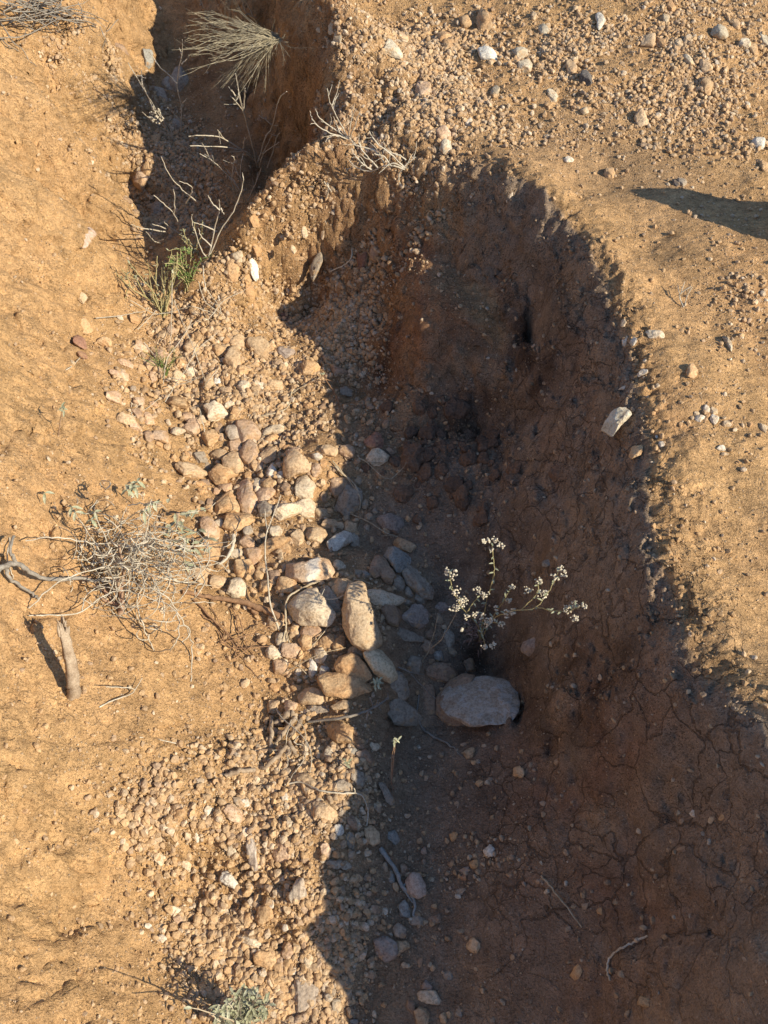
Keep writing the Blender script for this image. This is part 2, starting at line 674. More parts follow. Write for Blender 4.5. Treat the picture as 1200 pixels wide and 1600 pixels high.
# ================================================================ stones seen one by one
# c: crop origin x, y and factor of the notes below; then  outline or x0,x1,y0,y1 | colour | lift in stone heights | label
STONES = '''
c 300 680 5
0 715,900,145,300|tan|.2|round rough tan stone sitting at the sunlit right end of the cobble pile
0 250,190 330,135 375,160 395,220 345,280 285,270 250,235|tan|.8|rounded cube-like tan stone perched on a broad pale stone
0 140,260 200,230 255,270 350,290 270,330 270,370 200,380 160,330|ochre|0|broad pale ochre stone beneath the perched rounded tan stone
0 215,310,375,450|pink|0|small squarish pink stone wedged above the triangular sandy stone
0 270,450 300,450 350,560 350,590 230,600 160,640 200,540|ochre|0|triangular sandy stone with a pointed top in the cobble pile
0 370,370 440,355 465,400 470,450 515,520 500,570 440,615 395,580 370,460|pink|.2|long knobbly pink stone narrowing upward in the middle of the cobble pile
0 290,620 350,590 440,600 465,660 400,720 330,740 265,720|ochre|.1|smooth orange-tan stone at the lower left edge of the cobble pile
0 475,350 510,318 540,350 535,400 500,440 465,400|pale|.2|upright pale oval stone right of the long knobbly pink one
0 545,660,340,420|ochre|0|dull ochre block below the small white wedge
0 500,470 520,420 600,410 640,450 600,500 540,530|pink|.3|pale pink stone with a hollow shaded side in the cobble pile
0 520,540 600,505 640,560 600,630 540,620|grey|0|dark grey stone in the hollow below the pale pink one
0 655,640 680,540 760,510 850,540 840,570 740,630 690,665|pale|.1|flat pale slab leaning on crumbly soil below the cobble pile
0 595,250 625,222 655,280 640,320 590,315|white|.3|small bright white wedge stone among the tan cobbles
0 660,715,275,340|white|.1|small white chip beside the bright white wedge
0 825,360 900,350 960,385 930,450 880,500 825,470|pale|.1|pale grey stone with a mottled face below the round rough stone
0 500,555,175,285|brown|.1|
0 545,140 600,90 650,120 640,180 580,205 545,180|tan|.2|half shaded round stone above the white wedge
0 890,770 940,720 1020,715 1040,760 1000,830 920,820|tan|.1|blocky tan stone at the tip of the sunlit silt below the cobbles
0 770,870,740,850|tan|.1|smaller tan stone left of the blocky one on the silt
0 520,900 600,820 720,785 750,810 700,850 580,915|ochre|.2|long slanting ochre stone with a dark broken top
0 600,775,840,925|ochre|-.3|
0 395,475,700,785|grey|.1|mottled grey stone below the smooth orange-tan one
0 380,490,790,890|pink|.1|pale pink stone beside a bent twig stub
0 520,590,760,815|pale|0|
0 600,700,710,790|pale|0|
0 30,870 60,790 130,800 205,880 190,950 90,965 40,940|ochre|.1|round ochre stone striped by leaf shadows next to the shrub
0 75,660 150,650 210,730 200,800 120,810 80,740|pink|0|pink boulder half hidden behind green-grey leaves
0 180,250,650,730|pale|0|
0 170,215,400,465|pink|0|
0 30,95,350,400|ochre|0|
0 40,95,410,460|ochre|0|
0 400,465,290,350|ochre|.2|
0 700,760,370,440|brown|0|reddish stone lying in shadow left of the pale mottled one
0 500,550,235,285|white|0|
0 940,1010,230,300|pink|.1|
0 1000,1050,180,245|ochre|.1|
0 1060,1115,290,330|ochre|.1|
0 880,930,290,335|tan|0|
0 720,850,100,150|pink|.4|
0 640,700,180,240|brown|0|
0 700,760,70,110|ochre|0|
0 945,1015,140,190|white|.1|
0 110,180,500,580|brown|-.1|
0 70,140,330,400|brown|-.1|
0 20,110,130,210|grey|-.1|
0 100,150,210,270|grey|-.1|
c 480 740 5
0 175,570 280,440 335,438 350,480 270,570 230,615 190,610|white|.2|elongated white-banded stone crossed by a strip of sunlight
0 340,465 400,480 410,550 350,575|grey|0|grey stone touching the white-banded one in the shade
0 225,240 290,140 350,110 410,160 400,240 300,290|grey|.1|large grey-tan stone in shade beside a curving pale root
0 170,110 240,50 330,45 335,90 220,160|brown|0|low reddish stone at the shadow edge above the curving root
0 545,355 640,320 720,325 745,390 700,450 600,420|purple|-.1|purplish grey stone bedded in the shaded bank foot
0 670,530 740,500 800,540 845,580 800,620 720,590|tan|-.2|rough pale brown stone just above the blue-grey block
0 605,640 650,575 690,575 805,655 770,740 700,765 640,690|blue|.2|blue-grey block topping the shaded stone heap
0 545,630 600,650 632,700 600,770 520,820 490,790 510,700|brown|.2|upright reddish brown stone left of the blue-grey block
0 570,690,720,850|brown|.1|dull brown stone under the blue-grey block
0 670,755,790,915|grey|.1|upright dark grey stone under the blue-grey block
0 720,775 790,725 880,760 905,800 820,805|grey|0|flat dark grey stone behind the long shaded one
0 755,800 800,775 920,830 990,880 970,940 900,950 790,870|grey|.15|long grey stone slanting down the right side of the shaded heap
0 760,835,880,960|grey|.1|
0 425,485,205,265|grey|.1|
0 375,425,30,90|grey|0|
0 510,550,270,315|grey|0|
0 100,150,155,215|brown|0|
0 445,520,310,365|grey|-.1|
0 280,335,320,375|grey|-.1|
0 440,490,400,450|grey|-.1|
0 370,430,750,800|blue|0|
0 430,490,755,810|blue|0|
0 490,520,490,540|tan|-.1|
0 770,810,330,375|tan|-.1|
c 540 900 5
0 190,140 300,110 370,120 460,130 450,160 330,250 220,245 190,190|pale|.3|pale yellowish stone with one sunlit face right of the tall pillar stone
0 265,260 440,220 430,300 400,370 330,370|brown|-.1|brown stone shaded beneath the pale yellowish one
0 440,350 530,240 600,215 640,260 635,330 580,390|purple|.1|smooth purplish triangular slab in the shaded heap
0 395,450 440,425 600,440 600,480 480,508 395,500|grey|.1|low flat grey slab below the purplish triangular one
0 770,850,420,550|grey|0|
0 590,690,500,600|brown|0|
0 485,700 510,640 600,610 605,650 570,735 500,735|grey|.1|pointed grey stone beneath the crossing dry stems
0 590,760 640,690 730,680 830,700 890,750 800,815 700,810|brown|.1|broad brown stone above the great whitish slab
0 680,770,585,655|blue|.2|small pale blue stone under the crossing dry stems
0 700,760,300,370|grey|-.1|
0 690,820,205,270|purple|-.2|
0 610,700,420,490|brown|-.1|
0 800,870,560,620|grey|-.2|
0 920,1020,650,750|brown|-.2|
0 650,700,640,690|brown|0|
0 450,520,180,230|grey|.1|
0 545,625,130,220|grey|.1|
c 560 840 3.333
0 415,900 420,820 480,740 560,720 600,740 520,780 470,860 520,940 520,970 440,985|brown|.1|brown slab half hidden under the left side of the great whitish slab
0 460,860 475,780 590,715 640,720 790,735 810,780 800,900 770,970 600,985 540,950 490,915|quartz|.7|great whitish flat slab beside the dark hollow in the bank
0 165,780 200,700 250,740 262,800 230,832 190,810|grey|.1|upright grey stone below right of the smooth egg-shaped stone
0 130,890 230,845 325,915 300,950 190,970|grey|.1|flat triangular grey slab alone on the shaded silt
0 340,410,735,970|brown|-.3|
0 855,945,530,612|purple|-.1|pinkish grey stone stuck in the bank above the dark hollow
0 960,1005,100,155|blue|.0|small blue-grey stone high on the shaded bank behind the flowers
c 400 840 3.75
0 515,440 550,320 600,295 640,305 660,400 690,500 732,570 700,620 655,640 570,600 520,520|pillar|.45|tall tan pillar stone standing at the shadow edge
0 195,350 250,325 350,330 400,400 445,460 400,500 280,480 215,440|pale|.3|large pale blocky stone left of the tall pillar stone
0 370,330 420,300 490,370 480,440 410,430|grey|0|
0 180,215 210,150 290,155 340,125 400,130 435,190 410,235 300,265 240,240|banded|.3|knobbly stone with a broad white quartz band
0 130,270 145,232 220,250 235,290 200,318 140,310|ochre|.1|rounded tan stone at the lower left of the quartz-banded one
0 455,290 480,250 540,240 585,285 560,330 520,360 460,340|tan|.2|round tan stone with a pale cap just above the tall pillar stone
0 640,720 680,680 740,675 790,720 820,780 780,820 690,790|egg|.9|smooth egg-shaped pale yellow stone
0 465,730 500,690 560,685 620,740 660,800 600,830 500,790|ochre|.8|smooth rounded orange stone left of the egg-shaped one
0 390,830 440,800 600,830 690,850 640,890 540,930 430,920|ochre|.1|long flat tan stone carrying the two smooth rounded ones
0 255,915 310,885 400,900 430,940 380,970 270,960|tan|.1|low tan stone left of the long flat one
0 550,680,640,700|pale|.1|flat pale stone between the pillar stone and the egg-shaped one
0 310,355,715,810|white|.1|small upright white stone beside a thorny stem
0 375,425,755,810|white|.1|
0 105,190,720,800|pink|.1|pinkish stone at the foot of the bent root
0 250,330,575,650|ochre|.1|rounded orange stone under a knobbly grey one
0 255,375,520,580|pink|.2|knobbly grey-pink stone on top of an orange one
0 80,130,860,900|ochre|.1|
0 60,130,190,260|brown|0|
0 0,52,135,260|ochre|.1|
0 230,262,765,810|white|0|
0 200,260,860,900|ochre|0|
0 85,125,380,440|ochre|0|
0 240,260,560,578|white|.1|
0 645,665,325,355|ochre|.1|
c 400 1000 3.75
0 445,380 490,350 545,370 530,400 460,402|tan|.2|thin tan flake stone resting below the low tan one
0 285,390 340,385 420,390 425,425 300,428|grey|.1|narrow grey slab beside the tan flake
0 415,490 480,480 560,520 550,600 470,590 425,540|ochre|.1|lumpy orange stone below the thorny twig
0 400,460,620,700|pale|.1|yellowish upright chip below the lumpy orange stone
0 660,735,605,645|pale|.1|
0 605,660 640,645 695,700 680,725 620,690|brown|.1|
0 545,590,630,670|blue|.1|
0 720,850 750,840 810,930 800,960 760,940|grey|.1|long grey stone aligned with the shadow edge
0 460,570,820,895|grey|.1|rounded grey stone in shade below the looping pale twig
0 550,640,770,850|grey|0|
0 210,790 260,755 320,800 355,850 355,880 250,850|tan|0|broad pale slab partly under the curved dry stems
0 90,150,780,855|ochre|.1|
0 400,465,825,880|ochre|.2|
0 150,190,900,945|white|.2|
0 590,640,610,640|brown|0|
0 575,610,680,720|grey|0|
0 500,550,765,810|grey|0|
0 710,770,548,580|pale|-.1|
0 280,320,445,475|grey|-.1|
0 385,430,720,760|ochre|.1|
0 0,35,525,600|ochre|.1|
0 0,30,600,670|pale|.1|
c 180 560 5
0 970,520 1050,490 1100,510 1120,580 1090,640 990,665 965,600|pink|.3|squarish pink stone with a sunlit face upslope of the cobble pile
0 870,565 900,510 970,500 965,610 900,625|grey|.1|shaded half-buried stone against the squarish pink one
0 400,320 450,275 540,310 555,380 480,385 410,360|ochre|.2|orange wedge stone just below the thin dry stems
0 515,610,415,490|pink|.1|
0 430,590 460,540 530,525 540,550 480,600|pale|.2|
0 300,640 315,570 390,555 410,600 395,645|pink|.2|sunlit pink cube-shaped stone near the left bank
0 230,300,560,640|brown|0|
0 110,200,500,560|pink|.1|
0 20,480 60,442 140,445 155,490 90,510 20,505|tan|.1|oval speckled tan stone lying on the foot of the left bank
0 210,490 230,420 280,425 300,490 250,515|pink|.2|
0 130,210,395,465|brown|.1|
0 150,215,300,370|pink|.1|
0 680,770,120,225|tan|.2|round stone touched by the ends of two dry stems
0 770,830,150,220|white|.2|pale round pebble beside the stone under the dry stems
0 835,905,85,160|ochre|.1|
0 675,715,265,340|pink|.2|
0 720,750,255,325|pink|.2|
0 780,820,275,335|pink|.2|
0 1060,1145,220,280|tan|.1|
0 1115,1180,190,235|white|.2|
0 900,460 930,370 975,405 950,450|ochre|.3|
0 860,385 870,340 940,325 935,360|pale|.2|
0 1035,415 1060,380 1155,355 1150,385 1070,420|tan|.1|
0 540,590,730,770|ochre|.1|
0 780,840,500,570|brown|-.1|
0 560,620,260,310|ochre|.1|
0 15,95,95,170|pink|.1|
0 270,330,90,170|pink|.1|
0 480,540,10,70|ochre|.1|
0 370,410,190,270|ochre|.1|
0 265,330,330,375|pink|.1|
0 380,430,640,670|ochre|0|
0 320,370,650,690|ochre|0|
c 380 560 5
0 135,590 240,530 310,525 335,560 240,580 150,605|pale|.2|long pale slab lying flat on coarse sand upslope of the cobbles
0 170,650 220,590 275,590 250,640 190,675|ochre|.1|slanting tan slab just below the long pale one
0 475,545,345,385|ochre|.1|
0 755,230 800,220 855,260 840,285 765,285|grey|.1|small pale grey stone in shade by a crooked brown stem
0 960,1100,590,700|red|-.1|round reddish stone in shade at the foot of the crumbling bank
0 690,800,60,140|brown|-.2|
0 600,650,350,410|brown|-.1|
0 870,910,285,350|grey|-.1|
0 960,1010,340,400|grey|-.1|
0 1085,1140,475,540|brown|-.1|
0 1100,1180,690,760|brown|-.1|
0 1040,1095,880,930|brown|-.1|
0 870,925,930,985|grey|-.1|
0 790,820,770,800|grey|-.1|
0 300,345,120,165|ochre|.1|
c 100 400 3.333
0 55,440 70,405 100,420 115,470 100,482 60,470|red|.1|dark red-brown shiny stone at the edge of the left bank
0 80,140,330,395|ochre|-.1|smooth pinkish stone half buried above the red-brown one
0 65,118,497,530|red|.1|
0 215,300,700,760|pink|.1|broad pink stone on the left bank foot
0 285,355,535,575|pink|.1|
0 345,420,560,590|ochre|0|
0 250,330,595,645|pink|.1|
0 175,250,425,465|ochre|.1|
0 365,415,730,780|pink|.1|
0 560,630,445,485|brown|.1|clump-like grey stone under the thin dry stems
0 530,580,360,410|pink|.1|
0 580,625,535,580|ochre|.1|
0 945,995,165,205|ochre|.3|
0 985,1015,240,280|ochre|.2|
0 970,45 990,35 1012,60 995,105 975,90|white|.3|pale tooth-shaped stone at the lower end of the sunlit spur
0 855,910,20,100|ochre|.2|
0 940,970,105,140|ochre|.2|
0 1125,1170,290,340|red|-.1|reddish pebble in the shaded gravel below the spur
0 1120,1200,470,540|purple|-.1|
0 275,310,310,330|white|.1|
0 340,390,310,345|ochre|.1|
0 720,740,525,550|ochre|.1|
0 830,870,420,455|ochre|.1|
0 70,110,195,235|pale|0|
0 800,820,205,230|white|.1|
0 950,980,405,450|ochre|.1|
c 200 1200 3.333
0 490,210 540,195 590,215 580,275 530,270|pink|.1|flat pink stone in the upper half of the gravel fan
0 750,430 790,395 850,400 862,440 820,485 775,475|pink|.0|rounded flat pink stone on the right side of the gravel fan
0 840,665 880,590 910,585 925,660 855,700|streak|.2|tall pale slab with grey streaks at the right edge of the gravel fan
0 465,575 515,540 570,600 560,625 510,605|white|.4|angular white quartz stone in the middle of the gravel fan
0 610,360 640,345 665,420 670,510 640,520 625,470|greystreak|.1|narrow grey streaked stone set upright in the gravel fan
0 670,750,725,800|ochre|.2|
0 405,640 450,650 450,712 405,690|ochre|.4|
0 225,265 250,220 295,215 290,250 240,278|ochre|.3|
0 265,500 295,475 325,500 315,535|pale|.1|
0 130,180,440,500|pale|.2|
0 1070,1125,300,355|white|.4|bright white pebble at the shadow edge of the gravel fan
0 1000,1055,395,470|pink|.3|round reddish pebble just below the bright white one
0 940,230 975,175 1050,200 1085,240 1060,268 980,255|tan|.1|broad stone half in shade at the top right of the gravel fan
0 750,60 775,30 800,50 795,92 755,92|ochre|.1|
0 540,590,150,190|grey|.1|
0 590,630,160,205|white|.2|
0 1140,1195,250,320|brown|.1|
0 1005,1040,240,280|white|.2|
0 345,370,345,385|white|.1|
0 800,835,130,175|white|.2|
0 780,805,215,240|white|.1|
0 630,685,295,330|ochre|.1|
0 620,650,610,640|white|.1|
0 600,640,765,840|ochre|.1|
0 785,820,560,600|white|.2|
0 815,845,600,650|white|.3|
0 735,760,675,730|white|.1|
0 320,350,245,275|pale|.1|
0 395,440,200,240|white|.1|
0 510,560,400,450|pale|0|
0 30,60,268,300|pink|.1|
0 160,200,870,905|white|.2|
0 235,290,760,810|pink|.2|
0 195,265,715,760|pale|.1|
0 360,395,730,765|pink|.1|
0 490,525,700,735|pale|.2|
0 745,790,630,670|pale|.1|
0 800,840,815,850|white|.1|
0 1065,1120,75,110|ochre|.2|
0 1140,1180,330,420|grey|0|
0 1030,1130,480,520|grey|0|
c 200 1400 4
0 790,385 820,345 900,360 925,400 880,450 800,420|ochre|.4|biggest orange stone near the bottom of the gravel fan
0 680,735,300,345|grey|.2|round grey pebble in a small shaded hollow of the gravel fan
0 600,490 650,445 680,450 640,495|grey|.1|
0 670,725,450,530|ochre|.2|
0 820,865,455,500|white|.2|
0 520,585,340,405|ochre|.3|
0 590,630,260,310|white|.2|
0 1050,540 1100,530 1190,590 1170,680 1050,770 1045,650|slab|.2|large smooth slab half in sun at the bottom of the shadow edge
0 1090,360 1120,320 1160,400 1150,460 1110,440|pale|.2|pale rough slab on the shadow edge above the large smooth one
0 970,1030,300,400|pink|.2|
0 1030,1070,290,370|tan|.2|
0 925,970,345,500|pink|.1|narrow tall pink stone right of the biggest orange stone
0 670,265 740,250 830,290 820,325 740,300|pale|.1|
0 1070,1115,220,320|brown|.1|
0 1000,1060,455,495|white|.1|
0 965,1020,555,670|ochre|.1|
0 720,770,120,200|ochre|.1|
0 800,895,80,150|pink|.1|
0 500,540,495,545|ochre|.2|
0 320,360,120,180|pale|.2|
0 185,230,245,290|white|.3|
0 110,145,170,205|white|.2|
0 630,660,500,535|pale|.1|
0 760,790,0,30|pale|.1|
c 480 1280 4.286
0 665,420 700,370 750,375 785,440 790,500 740,522 680,490|eggs|.3|smooth oval pinkish stone right of the curving blue-grey root
0 615,580 655,545 690,600 685,650 625,645|blue|.2|oval blue-green stone inside the curve of the root
0 575,735 610,695 665,740 650,790 590,780|grey|.2|pale faceted stone below the oval blue-green one
0 455,820 510,790 605,840 600,900 540,950 470,910|purple|.1|lumpy dark grey stone, largest in the shaded lower gully floor
0 590,680,815,885|tan|.0|round brown pebble touching the lumpy dark grey stone
0 690,680 720,650 790,665 785,710 700,705|grey|.1|squarish grey stone at the lower end of the root
0 810,660 890,640 885,690 820,700|brown|.0|
0 385,80 430,45 475,90 485,140 440,170 400,140|tan|.1|rough tan stone at the upper end of the blue-grey root
0 540,90 580,65 620,130 590,165 545,130|blue|.1|
0 505,540,290,350|grey|.1|
0 545,585,355,430|blue|.1|
0 615,680,310,370|brown|.1|
0 1080,830 1120,800 1155,840 1120,890|tan|0|pale brown star-edged stone alone on the lower shaded bank
0 740,1165 790,1150 850,1155 905,1230 830,1235 760,1210|pale|.1|pale wedge stone with a sharp right point near the bottom edge
0 720,1290 770,1255 820,1300 800,1371 740,1371|tan|.1|tan stone cut by the bottom edge below the pale wedge
0 660,720,1210,1280|brown|.1|
0 760,1130 795,1075 850,1130 840,1150|purple|.1|
0 905,975,1025,1070|blue|0|
0 990,1040,1265,1325|blue|0|
0 1000,1055,460,505|blue|.1|
0 1090,1145,270,325|ochre|.1|
0 1020,1085,325,370|purple|0|
0 1030,1070,370,410|red|0|
0 955,1005,85,140|ochre|0|
0 765,805,190,235|purple|.1|
0 940,985,280,320|brown|0|
0 270,325,210,260|grey|.1|
0 320,370,370,415|tan|0|
0 160,215,610,650|grey|.1|
0 420,490,580,630|brown|-.1|
0 180,240,1080,1135|tan|.1|
0 145,195,1130,1180|grey|.1|
0 270,310,1085,1120|grey|.1|
0 250,300,1140,1200|grey|.1|
0 160,230,1200,1300|grey|.1|
0 90,140,1300,1340|tan|.1|
0 290,350,1340,1371|blue|.1|
0 130,170,340,375|tan|.1|
0 200,310,290,330|grey|0|
0 740,780,920,990|brown|0|
0 885,940,1300,1365|tan|.1|
0 930,970,1290,1330|tan|.0|
c 600 1200 2
0 312,255 330,240 345,255 340,275 322,275|white|.1|pale faceted pebble alone on the shaded slope below the great slab
0 400,440,-2,30|tan|.2|tan oval stone on the reddish lower bank
0 588,617,622,660|ochre|.1|orange-brown pebble on the lower right shaded bank
0 797,828,712,747|ochre|.1|blocky tan pebble near the bottom right corner
0 262,300,535,575|tan|0|
0 957,980,132,150|white|.0|
0 1015,1032,155,172|pale|0|
0 1050,1070,145,162|ochre|0|
0 920,950,243,262|brown|0|
0 665,683,438,455|ochre|0|
0 620,640,420,440|grey|0|
c 540 1060 3.75
0 690,760,405,465|tan|0|small brown stone in front of the great whitish slab
0 190,245,325,350|grey|0|
0 765,790,475,500|blue|0|
0 735,765,480,505|tan|0|
0 675,710,375,400|grey|0|
0 765,810,595,630|tan|0|
c 900 420 4
0 180,960 220,900 300,890 335,935 280,970 240,1020|quartzlit|1.1|bright cream stone on the crest of the shaded bank
0 690,640 720,585 757,630 750,675 700,665|ochre|.2|faceted tan stone alone on the sunlit right slope
0 440,385 470,380 550,400 545,430 460,430|pale|0|flat grey-white flake lying near the sunlit crest
0 915,410 935,412 985,500 970,512|pale|.1|elongated pale stone on the sunlit right slope
0 290,322,425,472|white|.2|
0 340,375,430,472|white|.2|
0 340,1150 360,1100 410,1110 405,1170 350,1175|ochre|.3|squat orange clod stone on the crest below the bright cream stone
0 520,550,1075,1118|white|.2|
0 795,835,850,895|white|.3|
0 840,885,863,908|pale|.3|
0 840,890,910,960|white|.3|
0 745,800,915,950|white|.2|
0 735,770,893,915|pale|.2|
0 800,835,900,935|ochre|.2|
0 1150,1197,965,1018|pale|.3|
0 915,968,950,985|pale|0|
0 1075,1105,958,985|ochre|.3|
0 880,940,1105,1132|white|.1|
0 495,515,1040,1060|white|.1|
0 385,440,630,665|white|.1|
0 270,320,735,755|white|.1|
0 890,960,1150,1165|pale|.1|
0 640,665,955,985|ochre|.2|
0 280,310,315,360|pale|.2|
0 490,525,715,740|pale|.1|
c 600 0 2
0 290,60 305,30 325,45 337,92 300,90|ochre|.2|tall tan stone standing in the sunlit gravel above the shaded recess
0 165,100 205,95 210,120 175,130|ochre|.3|
0 180,120 215,110 218,150 190,157|ochre|.2|tan stone pair in the rubble above the shaded recess
0 8,50,130,178|greyw|.2|rounded grey-white stone in the rubble above the shaded recess
0 295,150 310,138 355,175 350,190 305,185|white|.3|whitish stone casting a long shadow on the upper slope
0 400,448,150,178|greyw|.1|
0 420,462,190,220|greyw|.1|
0 570,600,188,226|tan|.3|
0 612,650,225,262|dark|.3|dark grey stone on the upper right slope
0 512,542,283,312|greyw|.3|
0 665,690,46,80|white|.3|white upright stone near the top of the upper slope
0 690,720,525,556|ochre|.3|orange cube-shaped stone beside the soft shadow on the right slope
0 785,365 800,343 830,380 800,385|tan|.3|pyramid-shaped stone above the soft shadow on the right slope
0 615,640,335,352|greyw|.2|
0 165,205,400,435|pink|.3|pink stone beside a small dry sprig at the recess rim
0 175,210,440,470|greyw|.2|
0 560,590,487,505|white|.1|
0 900,925,560,585|dark|.2|
0 918,945,552,582|grey|.2|
0 335,360,268,295|greyw|.1|
0 485,515,80,112|greyw|.2|
0 40,75,100,130|tan|.3|
0 230,275,50,80|ochre|.2|
0 100,145,255,300|pink|.2|
0 380,402,605,622|white|.1|
0 255,275,370,395|white|.1|
0 1150,1190,430,460|white|.1|
c 820 0 3.158
0 575,215 590,170 640,175 635,225|tan|.3|
0 770,280 800,270 840,305 820,315|greyw|.2|
0 870,920,300,350|tan|.3|
0 925,1005,135,180|greyw|0|broad grey-white flat stone near the top right corner
0 1110,1150,215,262|ochre|.2|
0 1085,1112,500,532|white|.2|
0 1130,1172,682,730|greyw|.2|
0 880,930,395,450|ochre|.2|
0 680,712,70,105|greyw|.2|
0 700,740,15,50|ochre|.2|
0 785,825,175,205|pale|.2|
0 1060,1110,190,230|pale|.2|
0 1160,1200,170,230|greyw|.1|
0 940,962,300,335|white|.2|
0 0,30,300,350|greyw|.1|
0 0,12,240,285|white|.2|
0 1160,1200,790,840|ochre|.2|
0 660,690,180,225|ochre|.2|
0 740,775,195,230|pale|.1|
0 1020,1060,100,135|tan|.1|
0 30,60,65,90|pale|.1|
c 160 0 3
0 40,205 80,195 125,240 90,265 50,240|brown|.0|rounded brown stone at the foot of the deep gulch wall
0 185,235,250,295|blue|0|pale blue-grey stone on the deep gulch floor
0 320,400,330,410|grey|-.1|grey stone in the middle of the dark gulch floor
0 235,310,415,465|grey|-.1|
0 235,270,625,672|ochre|.3|small orange stone on the rim of the left bank
0 145,840 180,812 230,830 180,868|pink|.2|pink stone on the left rim where the bank drops into shade
0 1085,1120,150,190|greyw|.2|
0 15,45,160,195|ochre|.2|
0 1060,1090,110,140|greyw|.1|
0 280,330,370,410|grey|-.1|
0 320,370,560,600|grey|-.2|
c 120 200 3.75
0 10,660 60,570 110,590 60,680 5,705|pinkpale|-.2|pale pink flat stone bedded in the left bank by the shadow
0 430,510,440,500|grey|-.1|
0 340,390,450,490|grey|-.1|
0 210,260,730,755|grey|0|
0 375,435,220,265|ochre|.1|
0 265,320,400,440|brown|-.1|
0 910,975,725,775|pale|.2|
0 1020,790 1055,800 1062,850 1045,865|white|.2|
0 1035,1080,690,730|ochre|.2|
0 880,930,775,860|ochre|.2|
0 1020,1065,515,565|ochre|.3|
c 400 260 3.75
0 315,580 330,560 380,530 390,570 330,628|grey|.1|squarish grey stone in the shaded gravel below the recess
0 265,300,360,400|pale|0|
0 535,570,210,265|ochre|0|
0 600,640,185,220|grey|0|
0 590,650,420,570|red|0|upright red clay lump in the shaded recess
0 670,730,450,520|brown|-.2|
0 380,400,385,415|pale|0|
0 275,310,560,590|grey|0|
0 205,235,470,500|pale|.1|
0 600,640,920,960|grey|0|
'''

# ================================================================ stones
STONE_COL = {  # base tone, second tone, dust share
 'tan': ((.50, .335, .195), (.56, .41, .26), .42), 'ochre': ((.50, .295, .145), (.54, .37, .21), .5), 'pink': ((.52, .335, .21), (.58, .42, .29), .55),
 'pale': ((.56, .43, .29), (.64, .53, .39), .33), 'grey': ((.33, .265, .20), (.42, .345, .265), .4), 'brown': ((.31, .205, .135), (.38, .26, .175), .45),
 'white': ((.66, .58, .47), (.74, .68, .58), .2), 'blue': ((.27, .255, .225), (.35, .335, .295), .3), 'purple': ((.31, .24, .195), (.38, .305, .25), .35),
 'red': ((.28, .145, .095), (.34, .19, .13), .4), 'dark': ((.13, .11, .10), (.18, .16, .14), .2), 'greyw': ((.48, .39, .27), (.56, .48, .36), .45),
 'quartz': ((.44, .345, .255), (.56, .475, .385), .35), 'quartzlit': ((.62, .52, .37), (.70, .63, .50), .22), 'pillar': ((.48, .34, .21), (.54, .41, .27), .42),
 'banded': ((.50, .32, .19), (.57, .42, .29), .3), 'egg': ((.53, .42, .27), (.59, .48, .32), .3), 'eggs': ((.40, .30, .235), (.46, .36, .29), .25),
 'slab': ((.42, .33, .25), (.48, .39, .31), .3), 'streak': ((.55, .43, .32), (.62, .52, .40), .3), 'greystreak': ((.40, .31, .24), (.54, .46, .38), .3),
 'pinkpale': ((.54, .38, .275), (.60, .46, .36), .5)}
